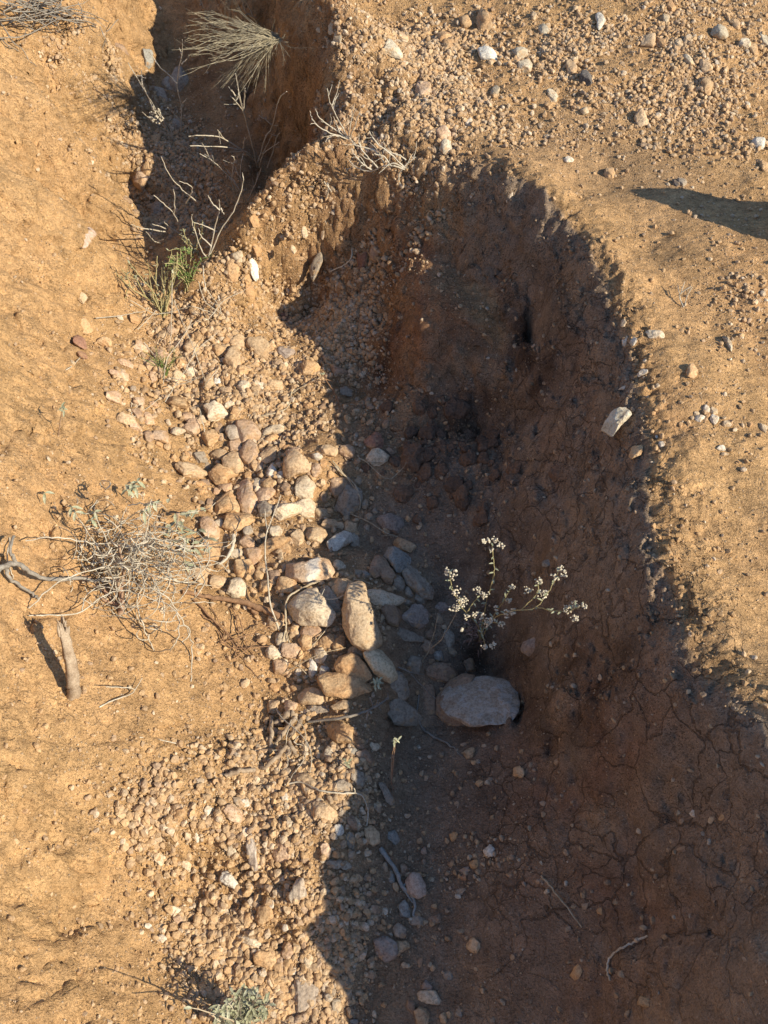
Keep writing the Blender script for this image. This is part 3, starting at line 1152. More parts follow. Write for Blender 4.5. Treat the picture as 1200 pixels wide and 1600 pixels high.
def stone_material(key):
    a, b_, dust = STONE_COL[key]
    t = NT('stone_'+key)
    co = t.n('ShaderNodeTexCoord').outputs['Object']; oi = t.n('ShaderNodeObjectInfo').outputs['Random']
    off = t.n('ShaderNodeCombineXYZ'); t.l(t.math('MULTIPLY', oi, 37.), off.inputs[0]); t.l(t.math('MULTIPLY', oi, 11.), off.inputs[1])
    va = t.n('ShaderNodeVectorMath', operation='ADD'); t.l(co, va.inputs[0]); t.l(off.outputs[0], va.inputs[1]); v = va.outputs[0]
    n1 = t.noise(v, 38, 4, .6, .4); n2 = t.noise(v, 210, 4, .65); n3 = t.noise(v, 800, 2, .7); n4 = t.noise(v, 70, 3, .6)
    c = t.mix(t.ramp(n1, [(.38, (0, 0, 0)), (.62, (1, 1, 1))]), a, b_)
    c = t.mix(1, c, t.ramp(n2, [(.34, (.66, .62, .58)), (.5, (1, 1, 1)), (.70, (1.25, 1.24, 1.2))]), 'MULTIPLY')
    # grains of crystal and dark mica
    c = t.mix(t.math('MULTIPLY', t.ramp(n3, [(.60, (0, 0, 0)), (.66, (1, 1, 1))]), .5), c, (a[0]*.45, a[1]*.42, a[2]*.4))
    if key in ('quartz', 'quartzlit', 'banded'):
        mp = t.n('ShaderNodeMapping'); t.l(co, mp.inputs[0])
        if key == 'banded':
            sx_ = t.n('ShaderNodeSeparateXYZ'); t.l(co, sx_.inputs[0])
            d_ = t.math('ADD', sx_.outputs[0], t.math('MULTIPLY', t.math('SUBTRACT', n1, .5), .03))
            m_ = t.ramp(t.math('ABSOLUTE', t.math('SUBTRACT', d_, .009)), [(.007, (1, 1, 1)), (.010, (0, 0, 0))])
            c = t.mix(m_, c, (.68, .60, .50))
        else:
            c = t.mix(t.ramp(n4, [(.52, (0, 0, 0)), (.60, (.8, .8, .8))]), c, (.58, .53, .47) if key == 'quartz' else (.70, .62, .48))
            c = t.mix(t.ramp(t.noise(v, 24, 4, .7, .8), [(.30, (.8, .8, .8)), (.42, (0, 0, 0))]), c, (.27, .16, .10))
    if key in ('streak', 'greystreak', 'slab'):
        wv = t.n('ShaderNodeTexWave'); wv.inputs['Scale'].default_value = 28; wv.inputs['Distortion'].default_value = 5; wv.inputs['Detail'].default_value = 3; t.l(v, wv.inputs[0])
        c = t.mix(t.math('MULTIPLY', t.ramp(wv.outputs['Fac'], [(.55, (0, 0, 0)), (.8, (1, 1, 1))]), .55 if key != 'slab' else .2), c, (.20, .16, .14))
    # soil dust stuck on the skin, more towards the ground side
    geo = t.n('ShaderNodeNewGeometry'); sn = t.n('ShaderNodeSeparateXYZ'); t.l(geo.outputs['Normal'], sn.inputs[0])
    dz = t.math('ADD', t.math('MULTIPLY', t.math('SUBTRACT', n4, .5), 2.4), t.math('MULTIPLY', sn.outputs[2], -.35))
    dm = t.ramp(t.math('ADD', dz, dust), [(.35, (0, 0, 0)), (.62, (1, 1, 1))])
    c = t.mix(t.math('MULTIPLY', dm, .75), c, (.48, .30, .155))
    hv = t.n('ShaderNodeHueSaturation'); t.l(c, hv.inputs['Color'])
    t.l(t.math('ADD', t.math('MULTIPLY', oi, .30), .84), hv.inputs['Value'])
    t.l(hv.outputs[0], t.b.inputs['Base Color']); t.b.inputs['Roughness'].default_value = .82
    bb = t.bump(n1, .006, .5); bb = t.bump(n2, .0028, .8, bb); bb = t.bump(n3, .0008, .6, bb)
    t.l(bb, t.b.inputs['Normal'])
    return t.m
SM = {}
def smat(k):
    if k not in SM: SM[k] = stone_material(k)
    return SM[k]
ICO = {}
def ico(k):
    if k not in ICO:
        bm = bmesh.new(); bmesh.ops.create_icosphere(bm, subdivisions=k, radius=1)
        V = np.array([v.co[:] for v in bm.verts]); F = np.array([[v.index for v in f.verts] for f in bm.faces]); bm.free()
        ICO[k] = (V/np.linalg.norm(V, axis=1)[:, None], F)
    return ICO[k]
def stone_shape(rad_fn, cz, lvl, rng, ang=1.0, rough=1.0, up=0.0):
    """rad_fn(phi) -> radius in plan; cz half height; ang 0 rounded .. 1 angular"""
    U, F = ico(lvl)
    phi = np.arctan2(U[:, 1], U[:, 0]); ch_ = np.sqrt(1-U[:, 2]**2)
    e1 = .60-.16*ang; sz = np.sign(U[:, 2])*np.abs(U[:, 2])**(.85)
    r = rad_fn(phi); k = ch_**e1
    V = np.c_[r*k*np.cos(phi), r*k*np.sin(phi), cz*sz]
    size = float(np.mean(r))
    # knock facets off
    for _ in range(int(4+9*ang)):
        n = rng.normal(size=3); n[2] = abs(n[2])*.9+up; n /= np.linalg.norm(n)
        sup = np.max(V@n); d = sup*rng.uniform(.66, .92); over = np.clip(V@n-d, 0, None)
        V = V-over[:, None]*n[None]*(.9 if ang > .4 else .6)
    s0 = rng.uniform(0, 60)
    Pn = V+s0
    Nn = U
    d = size*(.085*rough*fbm(Pn, .9/size, 3, 3)+.05*rough*perlin(Pn, 3.2/size, 8))+.0011*rough*fbm(Pn, 170, 2, 5)
    d -= size*.05*rough*np.clip(billow(Pn, 1.6/size, 1, 12)-.93, 0, 1)*6*ang
    V = V+Nn*d[:, None]
    return V, F
def ellipse_fn(a, b, th=0, lob=.12, rng=None):
    ks = rng.uniform(-lob, lob, 4); ps = rng.uniform(0, 6.28, 4)
    def f(phi):
        q = phi-th; r = a*b/np.sqrt((b*np.cos(q))**2+(a*np.sin(q))**2)
        return r*(1+ks[0]*np.cos(2*phi+ps[0])*.5+ks[1]*np.cos(3*phi+ps[1])+ks[2]*np.cos(4*phi+ps[2])*.6)
    return f
def poly_fn(px, py):
    """star-shaped outline in metres round (0,0) -> smoothed radius by angle"""
    n = 180; th = (np.arange(n)+.5)/n*2*math.pi-math.pi; out = np.zeros(n)
    m = len(px)
    for i in range(n):
        dx, dy = math.cos(th[i]), math.sin(th[i]); best = 0
        for j in range(m):
            ax, ay, bx, by = px[j], py[j], px[(j+1) % m], py[(j+1) % m]
            ex, ey = bx-ax, by-ay; den = dx*ey-dy*ex
            if abs(den) < 1e-12: continue
            t = (ax*ey-ay*ex)/den; u = (ax*dy-ay*dx)/den
            if t > 0 and -1e-6 <= u <= 1+1e-6: best = max(best, t)
        out[i] = best
    if np.any(out <= 0): out[out <= 0] = np.mean(out[out > 0])
    k = np.array([1, 2, 3, 2, 1.])/9
    out = np.convolve(np.r_[out[-2:], out, out[:2]], k, 'valid')
    return lambda phi: np.interp(phi, th, out, period=2*math.pi)
ROUND = {'egg': .0, 'eggs': .1, 'tan': .7, 'ochre': .75, 'pillar': .3}
def parse_stones():
    out = []; ox = oy = 0; f = 1
    for l in STONES.strip().splitlines():
        if l[0] == 'c': ox, oy, f = [float(v) for v in l.split()[1:]]; continue
        a, col, lift, lab = l[2:].split('|')
        if ' ' in a:
            pts = [tuple(float(v) for v in p.split(',')) for p in a.split()]; poly = True
        else:
            x0, x1, y0, y1 = [float(v) for v in a.split(',')]; poly = False
            pts = [(x0, y0), (x1, y0), (x1, y1), (x0, y1)]
        pts = [(ox+x/f, oy+y/f) for x, y in pts]
        xs_ = [p[0] for p in pts]; ys_ = [p[1] for p in pts]
        out.append(dict(pts=pts, poly=poly, col=col, lift=float(lift), lab=lab.strip(), cx=(min(xs_)+max(xs_))/2, cy=(min(ys_)+max(ys_))/2,
                        w=max(xs_)-min(xs_), h=max(ys_)-min(ys_)))
    return out
STN = parse_stones()
STN.sort(key=lambda s: (not s['lab'], -s['w']*s['h']))
def build_stone(s, rng, lvl=None):
    size_px = math.sqrt(s['w']*s['h'])
    x, y, z = hit(s['cx'], s['cy']+s['h']*.12)
    view = math.atan2(CAM[2]-z, y); sc = pxscale(x, y, z)
    a = s['w']/sc/2; b_ = s['h']/sc/math.sin(view)/2
    cz = {'quartz': .36, 'slab': .35, 'pinkpale': .3}.get(s['col'], .62)*min(a, b_)
    if s['col'] == 'pillar': cz = .95*min(a, b_)
    if s['col'] in ('egg', 'eggs'): cz = .85*min(a, b_)
    zc = z+cz*((.62 if s['lab'] else .46)+s['lift']*.9)
    x, y = unproj(s['cx'], s['cy'], zc); x = float(x); y = float(y)
    k = cz/math.tan(view)
    shrink = math.sqrt(max(.4, 1-(k*.8/max(b_, 1e-4))**2))
    ang = ROUND.get(s['col'], .8)
    grow = 1.2 if s['col'] == 'quartz' else 1.27 if 330 < s['cx'] < 560 and 640 < s['cy'] < 1110 else 1.17
    if s['poly']:
        wx, wy = unproj([p[0] for p in s['pts']], [p[1] for p in s['pts']], zc)
        fn = poly_fn((wx-x)*grow, (wy-y)*shrink*grow)
    else:
        fn = ellipse_fn(a*grow, b_*shrink*grow, 0, s.get('lob', .16), rng)
    if lvl is None: lvl = 5 if size_px > 34 else 4 if size_px > 12 else 3
    V, F = stone_shape(fn, cz*s.get('tall', 1), lvl, rng, ang, .8*s.get('rg', 1) if ang > .2 else .35, 2.2 if s['col'] == 'quartz' else .8 if s['poly'] else 0)
    if s['col'] == 'quartz':
        top = .42*cz+.0022*fbm(V, 40, 3, 6); V[:, 2] = np.where(V[:, 2] > top, top+(V[:, 2]-top)*.12, V[:, 2])
    # lean on the ground: tilt with the local slope
    e_ = max(a, .02)
    gxs = (g1(x+e_, y)-g1(x-e_, y))/(2*e_); gys = (g1(x, y+e_)-g1(x, y-e_))/(2*e_)
    V[:, 2] += .8*np.clip(gxs, -.8, .8)*V[:, 0]+.8*np.clip(gys, -.8, .8)*V[:, 1]
    return V, F, (x, y, zc)
def shortname(l):
    for p in (' right of', ' left of', ' at ', ' in ', ' on ', ' beneath', ' below', ' above', ' beside', ' behind', ' among', ' lying', ' sitting', ' perched', ' wedged', ' with', ' under', ' of ', ' crossed',
              ' touching', ' leaning', ' topping', ' slanting', ' bedded', ' just', ' standing', ' stuck', ' half', ' alone', ' touched', ' upslope', ' against', ' near', ' casting', ' set', ' by ', ' aligned', ' carrying', ' resting',
              ' partly', ' inside', ' between', ' striped', ' narrowing', ' cut', ' next', ' from', ' high', ' where', ' narrow', ' largest', ' shaded', ' to '):
        i = l.find(p)
        if i > 8: l = l[:i]
    return l.rstrip(',')
COLWORD = {'tan': 'tan', 'ochre': 'orange', 'pink': 'pink', 'pale': 'pale', 'grey': 'grey', 'brown': 'brown', 'white': 'white', 'blue': 'blue-grey', 'purple': 'purplish', 'red': 'reddish', 'dark': 'dark', 'greyw': 'grey-white', 'eggs': 'pinkish'}
named = [s for s in STN if s['lab']]
rest = [s for s in STN if not s['lab']]
# further cobbles filling the pile between the ones noted above
_r = np.random.default_rng(404); _nn = 0
while _nn < 52:
    if _r.random() < .62: _cx, _cy = _r.normal(440, 62), _r.uniform(700, 1110)
    else: _cx, _cy = _r.normal(300, 60), _r.uniform(520, 760)
    _ww = _r.uniform(17, 34)
    if _cx < 290 and _cy > 700 or _cx > 590 or _cy > 930 and _cx < 425 or _cx < 215: continue
    if any(math.hypot(_cx-s['cx'], _cy-s['cy']) < (_ww+max(s['w'], s['h']))*.44 for s in STN): continue
    _hh = _ww*_r.uniform(.6, 1.05); _s = dict(pts=[], poly=False, col=['tan', 'ochre', 'pale', 'pink', 'tan', 'pale'][_r.integers(6)], lift=.15, lab='', rg=1.5, lob=.22, cx=_cx, cy=_cy, w=_ww, h=_hh)
    STN.append(_s); rest.append(_s); _nn += 1
rest.sort(key=lambda s: -s['w']*s['h'])
N_IND = 300
seen = {}
def neigh_label(s):
    size = 'tiny' if s['w']*s['h'] < 110 else 'small' if s['w']*s['h'] < 330 else 'medium'
    cand = sorted(named, key=lambda n: math.hypot(n['cx']-s['cx'], n['cy']-s['cy']))
    for n in cand[:4]:
        dx = s['cx']-n['cx']; dy = s['cy']-n['cy']; d = math.hypot(dx, dy)
        horiz = 'right' if dx > 0 else 'left'; vert = 'below' if dy > 0 else 'above'
        if abs(dx) > 2.2*abs(dy): where = horiz+' of'
        elif abs(dy) > 2.2*abs(dx): where = vert
        else: where = vert+' and '+horiz+' of'
        near = 'just ' if d < (n['w']+s['w'])*.75+8 else ''
        lab = f"{size} {COLWORD.get(s['col'], s['col'])} stone {near}{where} the {shortname(n['lab'])}"
        if lab not in seen and len(lab.split()) <= 16: seen[lab] = 1; return lab, None
    return lab, lab
gravel_extra = []
for i, s in enumerate(named+rest):
    rng = np.random.default_rng(1000+i)
    if i >= N_IND: gravel_extra.append((s, rng)); continue
    V, F, loc = build_stone(s, rng)
    lab, dup_ = (s['lab'], None) if s['lab'] else neigh_label(s)
    region = ('stones of the cobble pile' if 330 < s['cx'] < 720 and 640 < s['cy'] < 1110 else 'stones in the gravel fan' if s['cx'] < 545 and s['cy'] > 1150
              else 'stones in the shaded gully floor' if s['cy'] > 1150 else 'stones in the upper gully bed' if s['cx'] < 640 and s['cy'] > 300 else 'stones on the upper slopes')
    link('stone', np_mesh('stone', V, F, smat(s['col'] if s['col'] in STONE_COL else 'tan')), None, loc, lab, 'stone', group=dup_ or region)
# ================================================================ gravel: thousands of small stones as one mass
def gravel_mesh(density_pts, name, label, dirt=None):
    shapes = []
    for k in range(20):
        rng = np.random.default_rng(50+k)
        U, F = ico(2 if k < 10 else 1)
        V = U*np.array([1, rng.uniform(.6, .95), rng.uniform(.45, .8)])
        for _ in range(9):
            n = rng.normal(size=3); n /= np.linalg.norm(n); d = np.max(V@n)*rng.uniform(.55, .85)
            V = V-np.clip(V@n-d, 0, None)[:, None]*n[None]
        shapes.append((V, F))
    Vs = []; Fs = []; Cs = []; off = 0
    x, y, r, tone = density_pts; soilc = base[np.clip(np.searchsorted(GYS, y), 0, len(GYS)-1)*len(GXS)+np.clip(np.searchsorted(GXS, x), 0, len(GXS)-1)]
    z = ground(x, y)
    pal = np.array([(.52, .36, .21), (.54, .37, .21), (.55, .41, .27), (.62, .51, .37), (.38, .30, .22), (.46, .31, .19), (.68, .60, .48), (.52, .35, .20), (.36, .28, .22), (.55, .38, .23)])
    rng = np.random.default_rng(5)
    for i in range(len(x)):
        V, F = shapes[rng.integers(10)+(10 if r[i] < .0038 else 0)]
        q = rng.normal(size=4); q /= np.linalg.norm(q); w_, a, b, c = q
        R = np.array([[1-2*(b*b+c*c), 2*(a*b-c*w_), 2*(a*c+b*w_)], [2*(a*b+c*w_), 1-2*(a*a+c*c), 2*(b*c-a*w_)], [2*(a*c-b*w_), 2*(b*c+a*w_), 1-2*(a*a+b*b)]])
        W = (V@R.T)*r[i]; W[:, 2] *= .9
        Vs.append(W+np.array([x[i], y[i], z[i]+r[i]*rng.uniform(-.1, .55)])); Fs.append(F+off); off += len(W)
        Cs.append(np.repeat(((pal[rng.integers(10)]*.62+soilc[i]*.38 if dirt is None else soilc[i]*dirt[i])*rng.uniform(.8, 1.1))[None], len(W), 0))
    for s, rg in (gravel_extra if dirt is None else []):
        V, F, loc = build_stone(s, rg, 3)
        Vs.append(V+np.array(loc)); Fs.append(F+off); off += len(V); Cs.append(np.repeat(np.array(STONE_COL.get(s['col'], STONE_COL['tan'])[0])[None], len(V), 0))
    t = NT('gravel_stone'); at = t.n('ShaderNodeAttribute', attribute_name='tone'); co = t.n('ShaderNodeTexCoord').outputs['Object']
    n2 = t.noise(co, 260, 3, .65)
    c = t.mix(1, at.outputs['Color'], t.ramp(n2, [(.34, (.7, .67, .64)), (.66, (1.2, 1.2, 1.2))]), 'MULTIPLY')
    c = t.mix(t.ramp(t.noise(co, 90, 3, .6), [(.42, (0, 0, 0)), (.60, (.5, .5, .5))]), c, (.48, .31, .16))
    t.l(c, t.b.inputs['Base Color']); t.b.inputs['Roughness'].default_value = .85
    t.l(t.bump(n2, .002, .8), t.b.inputs['Normal'])
    me = np_mesh(name, np.concatenate(Vs), np.concatenate(Fs), t.m, False, {'tone': np.concatenate(Cs)})
    return link(name, me, label=label, cat=name.replace('_', ' '), kind='stuff')
def scatter(rng, n):
    """sample ground cells by how much gravel lies there"""
    ar = (np.gradient(GXS)[None, :]*np.gradient(GYS)[:, None]).ravel()
    px, py = proj(gx, gy, gz)
    vis = (px > -60) & (px < 1260) & (py > -60) & (py < 1660) & (gy > .05) & (gy < 3.6)
    patch = np.clip(.62+fbm(P3, 6, 2, 91)*1.3, .08, 1.1)
    p = ar*vis*(M_GRAV**2*patch+.025)
    p = p*np.where((gy < 1.12) & (gx < .0), 1.9, 1.0)
    p /= p.sum()
    k = rng.choice(len(p), n, p=p)
    x = gx[k]+rng.uniform(-.003, .003, n); y = gy[k]+rng.uniform(-.003, .003, n)
    return x, y, M_GRAV[k]
rg = np.random.default_rng(77)
N_G = int(118000/DET)
x_, y_, m_ = scatter(rg, N_G)
r_ = .0019*np.exp(rg.exponential(.55, N_G)); r_ = np.clip(r_, .0015, .0098)*np.where(m_ > .35, 1, .72)
z_ = ground(x_, y_); r_ = np.where(z_ > .30, r_*.85, r_)
# rubble between the cobbles
nb = 420; pb = rg.uniform(0, 1, nb); cx_ = np.where(pb < .6, rg.normal(440, 75, nb), rg.normal(300, 70, nb)); cy_ = np.where(pb < .6, rg.normal(860, 130, nb), rg.normal(610, 75, nb))
ub = np.array([hit_with(coarse, a, b_, 15)[:2] for a, b_ in zip(cx_, cy_)])
x_ = np.r_[x_, ub[:, 0]]; y_ = np.r_[y_, ub[:, 1]]; r_ = np.r_[r_, rg.uniform(.006, .0125, nb)]
gravel_mesh((x_, y_, r_, None), 'gravel', 'loose fine tan and pink gravel spread over the gully bed and slopes')
# crumbs of earth broken from the crust, thickest along the crest and under the bank hollow
pcr = (np.gradient(GXS)[None, :]*np.gradient(GYS)[:, None]).ravel()*(M_CLOD**1.5)*np.clip(.3+perlin(P3, 14, 95)*2, 0, 1); pcr /= pcr.sum()
kk = rg.choice(len(pcr), 3400, p=pcr); xc = gx[kk]+rg.uniform(-.003, .003, 3400); yc = gy[kk]+rg.uniform(-.003, .003, 3400)
hp = [hit_with(coarse, a, b_, 15)[:2] for a, b_ in zip(rg.normal(700, 55, 700), rg.normal(695, 40, 700))]
xc = np.r_[xc, [q[0] for q in hp]]; yc = np.r_[yc, [q[1] for q in hp]]
rc = np.clip(.0017*np.exp(rg.exponential(.45, len(xc))), .0016, .0065)
gravel_mesh((xc, yc, rc, None), 'soil_crumbs', 'crumbs of dry earth strewn along the crest and under the shaded hollow', rg.uniform(.75, 1.05, len(xc)))
# crumbs and clods of earth
def clods():
    lumps = []
    rng = np.random.default_rng(31)
    t = NT('soil_clod'); co = t.n('ShaderNodeTexCoord').outputs['Object']
    oi = t.n('ShaderNodeObjectInfo').outputs['Random']
    n2 = t.noise(co, 150, 4, .65); n1 = t.noise(co, 40, 3)
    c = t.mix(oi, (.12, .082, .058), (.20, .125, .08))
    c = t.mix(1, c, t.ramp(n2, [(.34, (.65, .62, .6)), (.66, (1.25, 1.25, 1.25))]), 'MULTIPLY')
    t.l(c, t.b.inputs['Base Color']); t.b.inputs['Roughness'].default_value = .95
    t.l(t.bump(n2, .004, 1, t.bump(n1, .008, .8)), t.b.inputs['Normal'])
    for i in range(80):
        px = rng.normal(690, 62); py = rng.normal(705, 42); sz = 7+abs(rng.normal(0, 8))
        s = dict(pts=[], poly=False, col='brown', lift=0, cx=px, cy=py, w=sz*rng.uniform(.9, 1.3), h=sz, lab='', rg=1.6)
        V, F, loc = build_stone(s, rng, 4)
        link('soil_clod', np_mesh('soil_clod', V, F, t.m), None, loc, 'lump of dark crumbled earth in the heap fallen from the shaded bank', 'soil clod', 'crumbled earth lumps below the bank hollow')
clods()

# ================================================================ plants, twigs and roots
def catmull(P, n=5):
    P = np.array(P, float)
    if len(P) < 3: return np.array([P[0]*(1-t)+P[-1]*t for t in np.linspace(0, 1, n+1)])
    Q = np.vstack([2*P[0]-P[1], P, 2*P[-1]-P[-2]]); out = []
    for i in range(1, len(Q)-2):
        for t in np.linspace(0, 1, n, endpoint=False):
            out.append(.5*((2*Q[i])+(-Q[i-1]+Q[i+1])*t+(2*Q[i-1]-5*Q[i]+4*Q[i+1]-Q[i+2])*t*t+(-Q[i-1]+3*Q[i]-3*Q[i+1]+Q[i+2])*t**3))
    out.append(P[-1]); return np.array(out)
class MB:
    def __init__(s): s.V = []; s.F = {}; s.n = 0
    def add(s, V, F):
        s.V.append(V); s.F.setdefault(F.shape[1], []).append(F+s.n); s.n += len(V)
    def tube(s, P, r0, r1, k=5, jit=.0, rng=None, n=5):
        P = catmull(P, n)
        if jit and rng is not None: P[1:-1] += rng.normal(0, jit, (len(P)-2, 3))
        T = np.gradient(P, axis=0); T /= np.linalg.norm(T, axis=1)[:, None]+1e-9
        a = np.cross(T, [.3, .2, .93]); a /= np.linalg.norm(a, axis=1)[:, None]+1e-9; b = np.cross(T, a)
        r = np.linspace(r0, r1, len(P))
        if rng is not None: r = r*rng.uniform(.85, 1.15, len(P))
        th = np.arange(k)/k*2*math.pi
        V = (P[:, None]+r[:, None, None]*(np.cos(th)[None, :, None]*a[:, None]+np.sin(th)[None, :, None]*b[:, None])).reshape(-1, 3)
        i = np.arange(len(P)-1)[:, None]*k; j = np.arange(k)[None]; j2 = (j+1) % k
        F = np.stack([i+j, i+j2, i+k+j2, i+k+j], -1).reshape(-1, 4)
        s.add(V, F)
        c = (len(P)-1)*k; s.add(np.vstack([P[0], V[:k]]), np.array([[0, 1+(q+1) % k, 1+q] for q in range(k)]))
        s.add(np.vstack([P[-1], V[c:c+k]]), np.array([[0, 1+q, 1+(q+1) % k] for q in range(k)]))
    def leaf(s, p, d, up, L, W, curl=.2):
        d = np.array(d, float); d /= np.linalg.norm(d); up = np.array(up, float)
        sd_ = np.cross(d, up); sd_ /= np.linalg.norm(sd_)+1e-9; up = np.cross(sd_, d); p = np.array(p)
        V = []
        for t, w_ in ((0, .15), (.25, .8), (.5, 1), (.78, .7), (1, .05)):
            c = p+d*L*t-up*L*curl*t*t
            V += [c-sd_*W*w_*.5+up*W*.16*w_, c-up*W*.05, c+sd_*W*w_*.5+up*W*.16*w_]
        F = []
        for q in range(4):
            F += [[q*3, q*3+1, q*3+4, q*3+3], [q*3+1, q*3+2, q*3+5, q*3+4]]
        s.add(np.array(V), np.array(F))
    def ball(s, p, r, rng, lvl=1):
        U, F = ico(lvl); s.add(np.array(p)+U*r*rng.uniform(.75, 1.2, (len(U), 1)), F)
    def build(s, name, mat, origin, parent=None, smooth=True, **kw):
        V = np.concatenate(s.V)-np.array(origin)
        me = np_mesh(name, V, [np.concatenate(f) for f in s.F.values()], mat, smooth)
        return link(name, me, parent, (0, 0, 0) if parent else tuple(origin), **kw)
def plant_material(name, a, b_, rough=.8, trans=0, scale=60):
    t = NT(name); co = t.n('ShaderNodeTexCoord').outputs['Object']
    n1 = t.noise(co, scale, 3); n2 = t.noise(co, 500, 3)
    c = t.mix(t.ramp(n1, [(.35, (0, 0, 0)), (.65, (1, 1, 1))]), a, b_)
    c = t.mix(1, c, t.ramp(n2, [(.35, (.75, .74, .72)), (.65, (1.15, 1.15, 1.15))]), 'MULTIPLY')
    t.l(c, t.b.inputs['Base Color']); t.b.inputs['Roughness'].default_value = rough
    t.l(t.bump(n2, .001, .6), t.b.inputs['Normal'])
    return t.m
TW = plant_material('dry_twig', (.36, .27, .17), (.50, .42, .30))
PALE = plant_material('pale_twig', (.46, .39, .29), (.58, .52, .42))
WOOD = plant_material('weathered_wood', (.27, .19, .125), (.44, .34, .24))
BRN = plant_material('brown_root', (.22, .125, .07), (.36, .21, .115))
GRYW = plant_material('grey_wood', (.20, .17, .14), (.33, .29, .24))
BLUER = plant_material('blue_grey_root', (.22, .23, .22), (.33, .33, .31))
REDT = plant_material('reddish_stem', (.30, .17, .11), (.42, .30, .20))
GRN = plant_material('sage_leaf', (.30, .31, .19), (.46, .45, .31))
GRN2 = plant_material('fresh_leaf', (.13, .19, .05), (.24, .29, .09))
STR = plant_material('straw_stem', (.33, .29, .13), (.46, .38, .20))
FLW = plant_material('cream_flower', (.50, .42, .30), (.72, .66, .52), scale=160)
DRYL = plant_material('dry_leaf', (.20, .12, .09), (.36, .24, .18))
def pts(txt, zbase):
    """'px,py,h' points: h in cm above the plant's foot; a 'g' mark means h cm above the ground under that point"""
    out = []
    for p in txt.split():
        g = p.endswith('g'); px, py, h = [float(v) for v in p.rstrip('g').split(',')]
        if g:
            x, y, z = hit(px, py); z += h/100; x, y = unproj(px, py, z)
        else:
            z = zbase+h/100; x, y = unproj(px, py, z)
        out.append((float(x), float(y), z))
    return out
def thing(name, label, cat, foot, group=None):
    o = bpy.data.objects.new(name, None); COL.objects.link(o); o.location = foot; o.empty_display_size = .02
    o['label'] = label; o['category'] = cat
    if group: o['group'] = group
    return o
def subpart(mb, name, mat, root, smooth=True):
    me = np_mesh(name, np.concatenate(mb.V)-np.array(root.location), [np.concatenate(f) for f in mb.F.values()], mat, smooth)
    return link(name, me, root)
def simple(name, label, cat, mat, base, strands, r0, r1, seed=1, jit=.0006, k=5, group=None):
    """a stick or root that is one piece of wood"""
    rng = np.random.default_rng(seed); foot = hit(*base); mb = MB()
    for i, s in enumerate(strands):
        a, b_ = (r0, r1) if i == 0 else (r0*.65, r1*.8)
        mb.tube(pts(s, foot[2]), a, b_, k, jit, rng)
    return mb.build(name, mat, foot, label=label, cat=cat, group=group)
# ---- 1 the flowering plant
def flowering_plant():
    rng = np.random.default_rng(3); foot = hit(750, 1006); zb = foot[2]
    root = thing('flowering_plant', 'pale flowering wild plant sprouting above the great whitish slab, its heads in the sun', 'flowering plant', foot)
    up = lambda h: h*2.4 if h < 12 else 28.8+(h-12)*.95
    lift = lambda s: ' '.join('%s,%s,%.2f' % (a, b_, up(float(h))) for a, b_, h in (q.split(',') for q in s.split()))
    for s in ('750,1004,0 745,975,6 722,950,14 706,915,20 702,895,23', '750,1004,0 756,960,9 770,905,18 772,880,22 768,848,26',
              '750,1004,0 770,968,8 800,955,15 838,948,19 862,915,23 872,893,26', '838,948,19 860,954,21 885,955,24 908,946,26',
              '815,952,17 838,928,21 840,908,23', '750,1004,0 770,965,8 785,942,13 800,918,18', '728,958,12 745,935,15 758,928,18',
              '750,1004,0 752,985,7 757,1008,12', '750,1004,0 758,975,7 785,975,13'):
        s = lift(s); m = MB(); m.tube(pts(s, zb), .0011, .0006, 5, .0006, rng); st_ = subpart(m, 'stem', STR, root)
        lm = MB(); P = catmull(pts(s, zb), 6)
        for q in P[4::2]:
            a = rng.uniform(0, 6.28); lm.leaf(q, (math.cos(a), math.sin(a), .5), (0, 0, 1), rng.uniform(.006, .012), .003)
        l = np_mesh('leaves', np.concatenate(lm.V)-np.array(foot), [np.concatenate(f) for f in lm.F.values()], GRN, True); link('leaves', l, st_)
    heads = '708,897,23,9 713,924,20,7 719,942,18,9 709,951,17,8 746,924,17,7 757,930,18,8 755,963,13,7 767,969,13,7 785,975,13,6 794,958,14,8 802,955,15,6 742,960,13,6 800,918,18,5 794,938,14,5 825,922,20,7 842,907,23,7 848,928,21,8 867,901,25,6 881,897,26,6 875,889,26,6 887,951,24,7 899,945,25,6 912,947,26,5 899,966,25,7 722,984,12,3 757,1011,12,6 770,1008,12,5 755,846,26,4 764,844,26,4 773,843,26,5 783,853,26,6 768,860,25,4 699,893,22,6 727,938,16,6 760,975,12,5 730,963,13,5 775,950,13,5'
    for h in heads.split():
        px, py, z, r = [float(v) for v in h.split(',')]; z = up(z)
        x, y = unproj(px, py, zb+z/100); c = np.array([float(x), float(y), zb+z/100]); m = MB()
        R = r/700*.85
        for _ in range(int(7+r*1.6)):
            d = rng.normal(0, 1, 3); d /= np.linalg.norm(d); m.ball(c+d*R*rng.uniform(.3, 1), rng.uniform(.0012, .0022), rng)
        subpart(m, 'flower_head', FLW, root, False)
    m = MB()
    for _ in range(70):
        a = rng.uniform(0, 6.28); q = np.array(foot)+np.array([rng.normal(-.008, .012), rng.normal(.012, .015), rng.uniform(.0, .07)])
        m.leaf(q, (math.cos(a), math.sin(a), rng.uniform(-.5, .5)), (0, 0, 1), rng.uniform(.01, .022), .003, .5)
    subpart(m, 'dry_leaves', DRYL, root)
flowering_plant()
